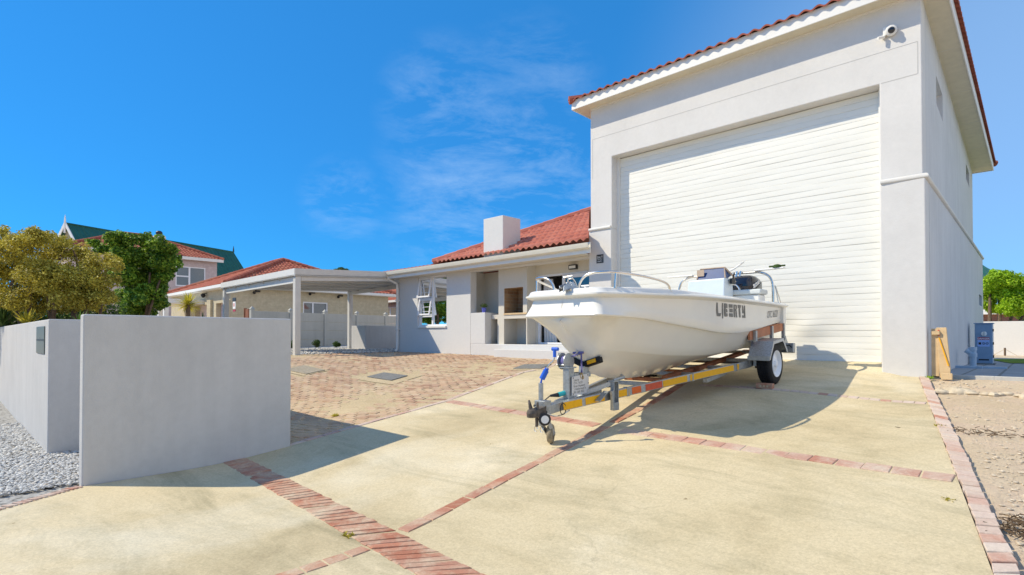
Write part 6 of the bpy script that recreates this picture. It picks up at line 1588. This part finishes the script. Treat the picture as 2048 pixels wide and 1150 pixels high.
# ---------------------------------------------------------------- camera, sun, sky
cam_=bpy.data.cameras.new('camera'); co=bpy.data.objects.new('camera',cam_); COL.objects.link(co)
co.location=(0,0,EYE); co.rotation_euler=(math.pi/2+TH,0,0); cam_.sensor_width=36; cam_.lens=36*F/2048; cam_.shift_y=(YC-575)/2048; cam_.clip_start=.05; cam_.clip_end=4000
sc.camera=co
EL=math.radians(44.0); LH=vnorm((.999,-.03,0))
ld=Vector((LH[0]*math.cos(EL),LH[1]*math.cos(EL),-math.sin(EL)))
su=bpy.data.lights.new('sun','SUN'); so=bpy.data.objects.new('sun',su); COL.objects.link(so); so.rotation_euler=ld.to_track_quat('-Z','Y').to_euler(); so.location=(-20,0,20)
su.energy=SUN; su.angle=math.radians(.5); su.color=(1,.885,.675)
w=bpy.data.worlds.new('World'); sc.world=w; w.use_nodes=True; t=w.node_tree; bg=t.nodes['Background']
sk=t.nodes.new('ShaderNodeTexSky'); sk.sky_type='NISHITA'; sk.sun_disc=False; sk.sun_elevation=EL; sk.sun_rotation=math.atan2(-LH[0],-LH[1]); sk.altitude=0; sk.air_density=1.0; sk.dust_density=.3; sk.ozone_density=2.5
hs=t.nodes.new('ShaderNodeHueSaturation'); hs.inputs['Saturation'].default_value=SAT; hs.inputs['Hue'].default_value=HUE; t.links.new(sk.outputs[0],hs.inputs['Color'])
tn=t.nodes.new('ShaderNodeMix'); tn.data_type='RGBA'; tn.blend_type='MULTIPLY'; tn.inputs[0].default_value=1; t.links.new(hs.outputs[0],tn.inputs[6]); tn.inputs[7].default_value=TINT
# thin cirrus, in sky directions
tc=t.nodes.new('ShaderNodeTexCoord')
def wn(tp,**k):
    n=t.nodes.new(tp)
    for a,b in k.items(): setattr(n,a,b)
    return n
mp=wn('ShaderNodeMapping'); mp.inputs['Rotation'].default_value=(0,math.radians(-24),0); mp.inputs['Scale'].default_value=(2.6,2.6,8); t.links.new(tc.outputs['Generated'],mp.inputs[0])
n1=wn('ShaderNodeTexNoise'); n1.inputs['Scale'].default_value=2.3; n1.inputs['Detail'].default_value=10; n1.inputs['Roughness'].default_value=.68; n1.inputs['Distortion'].default_value=.3; t.links.new(mp.outputs[0],n1.inputs['Vector'])
r_=wn('ShaderNodeValToRGB'); r_.color_ramp.elements[0].position=.42; r_.color_ramp.elements[1].position=.84; t.links.new(n1.outputs['Fac'],r_.inputs[0])
mask=None
def lobe(px,py,width,amp):
    rx,rz=ray(px,py); d=vnorm((rx,1,rz)); dp=wn('ShaderNodeVectorMath',operation='DOT_PRODUCT'); t.links.new(tc.outputs['Generated'],dp.inputs[0]); dp.inputs[1].default_value=d
    mr=wn('ShaderNodeMapRange',interpolation_type='SMOOTHSTEP'); mr.inputs['From Min'].default_value=math.cos(math.radians(width)); mr.inputs['From Max'].default_value=1; mr.inputs['To Max'].default_value=amp; t.links.new(dp.outputs['Value'],mr.inputs['Value']); return mr.outputs[0]
ls_=[lobe(900,225,8,.32),lobe(1010,410,15,.42),lobe(690,405,5,.35),lobe(1060,180,8,.22),lobe(2100,420,30,.3)]
acc=ls_[0]
for l in ls_[1:]:
    mx=wn('ShaderNodeMath',operation='MAXIMUM'); t.links.new(acc,mx.inputs[0]); t.links.new(l,mx.inputs[1]); acc=mx.outputs[0]
mu_=wn('ShaderNodeMath',operation='MULTIPLY'); t.links.new(acc,mu_.inputs[0]); t.links.new(r_.outputs[0],mu_.inputs[1])
hz=lobe(2400,420,44,.30); ad=wn('ShaderNodeMath',operation='MAXIMUM'); t.links.new(mu_.outputs[0],ad.inputs[0]); t.links.new(hz,ad.inputs[1])
mxc=wn('ShaderNodeMix',data_type='RGBA'); t.links.new(ad.outputs[0],mxc.inputs[0]); az=wn('ShaderNodeMix',data_type='RGBA'); az.inputs[0].default_value=.45; t.links.new(tn.outputs[2],az.inputs[6]); az.inputs[7].default_value=(.25,1.75,4.3,1); t.links.new(az.outputs[2],mxc.inputs[6]); mxc.inputs[7].default_value=CLOUD
# patchy white sky lobe added out of view as neutral fill on shaded faces
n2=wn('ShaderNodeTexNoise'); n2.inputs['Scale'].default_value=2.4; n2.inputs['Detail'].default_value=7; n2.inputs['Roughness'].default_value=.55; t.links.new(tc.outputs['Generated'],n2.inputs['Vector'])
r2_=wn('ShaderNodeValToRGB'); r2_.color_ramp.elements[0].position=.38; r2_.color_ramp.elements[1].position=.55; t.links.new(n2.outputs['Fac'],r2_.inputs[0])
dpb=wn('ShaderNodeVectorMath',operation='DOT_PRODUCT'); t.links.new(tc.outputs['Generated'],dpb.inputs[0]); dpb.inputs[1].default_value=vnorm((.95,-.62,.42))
mrb=wn('ShaderNodeMapRange',interpolation_type='SMOOTHSTEP'); mrb.inputs['From Min'].default_value=.42; mrb.inputs['From Max'].default_value=.85; mrb.inputs['To Max'].default_value=FILLA; t.links.new(dpb.outputs['Value'],mrb.inputs['Value'])
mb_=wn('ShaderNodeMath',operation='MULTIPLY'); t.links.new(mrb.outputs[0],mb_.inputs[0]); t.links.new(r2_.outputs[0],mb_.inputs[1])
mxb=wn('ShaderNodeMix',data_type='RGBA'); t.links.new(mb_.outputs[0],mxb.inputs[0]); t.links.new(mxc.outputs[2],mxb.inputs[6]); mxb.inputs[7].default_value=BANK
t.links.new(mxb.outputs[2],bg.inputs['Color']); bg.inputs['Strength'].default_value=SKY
sc.view_settings.view_transform='Standard'; sc.view_settings.look='None'; sc.view_settings.exposure=EXPO; sc.view_settings.gamma=1
sc.render.engine='CYCLES'; sc.cycles.max_bounces=8; sc.cycles.diffuse_bounces=4; sc.cycles.glossy_bounces=3; sc.cycles.transparent_max_bounces=8; sc.cycles.use_denoising=True
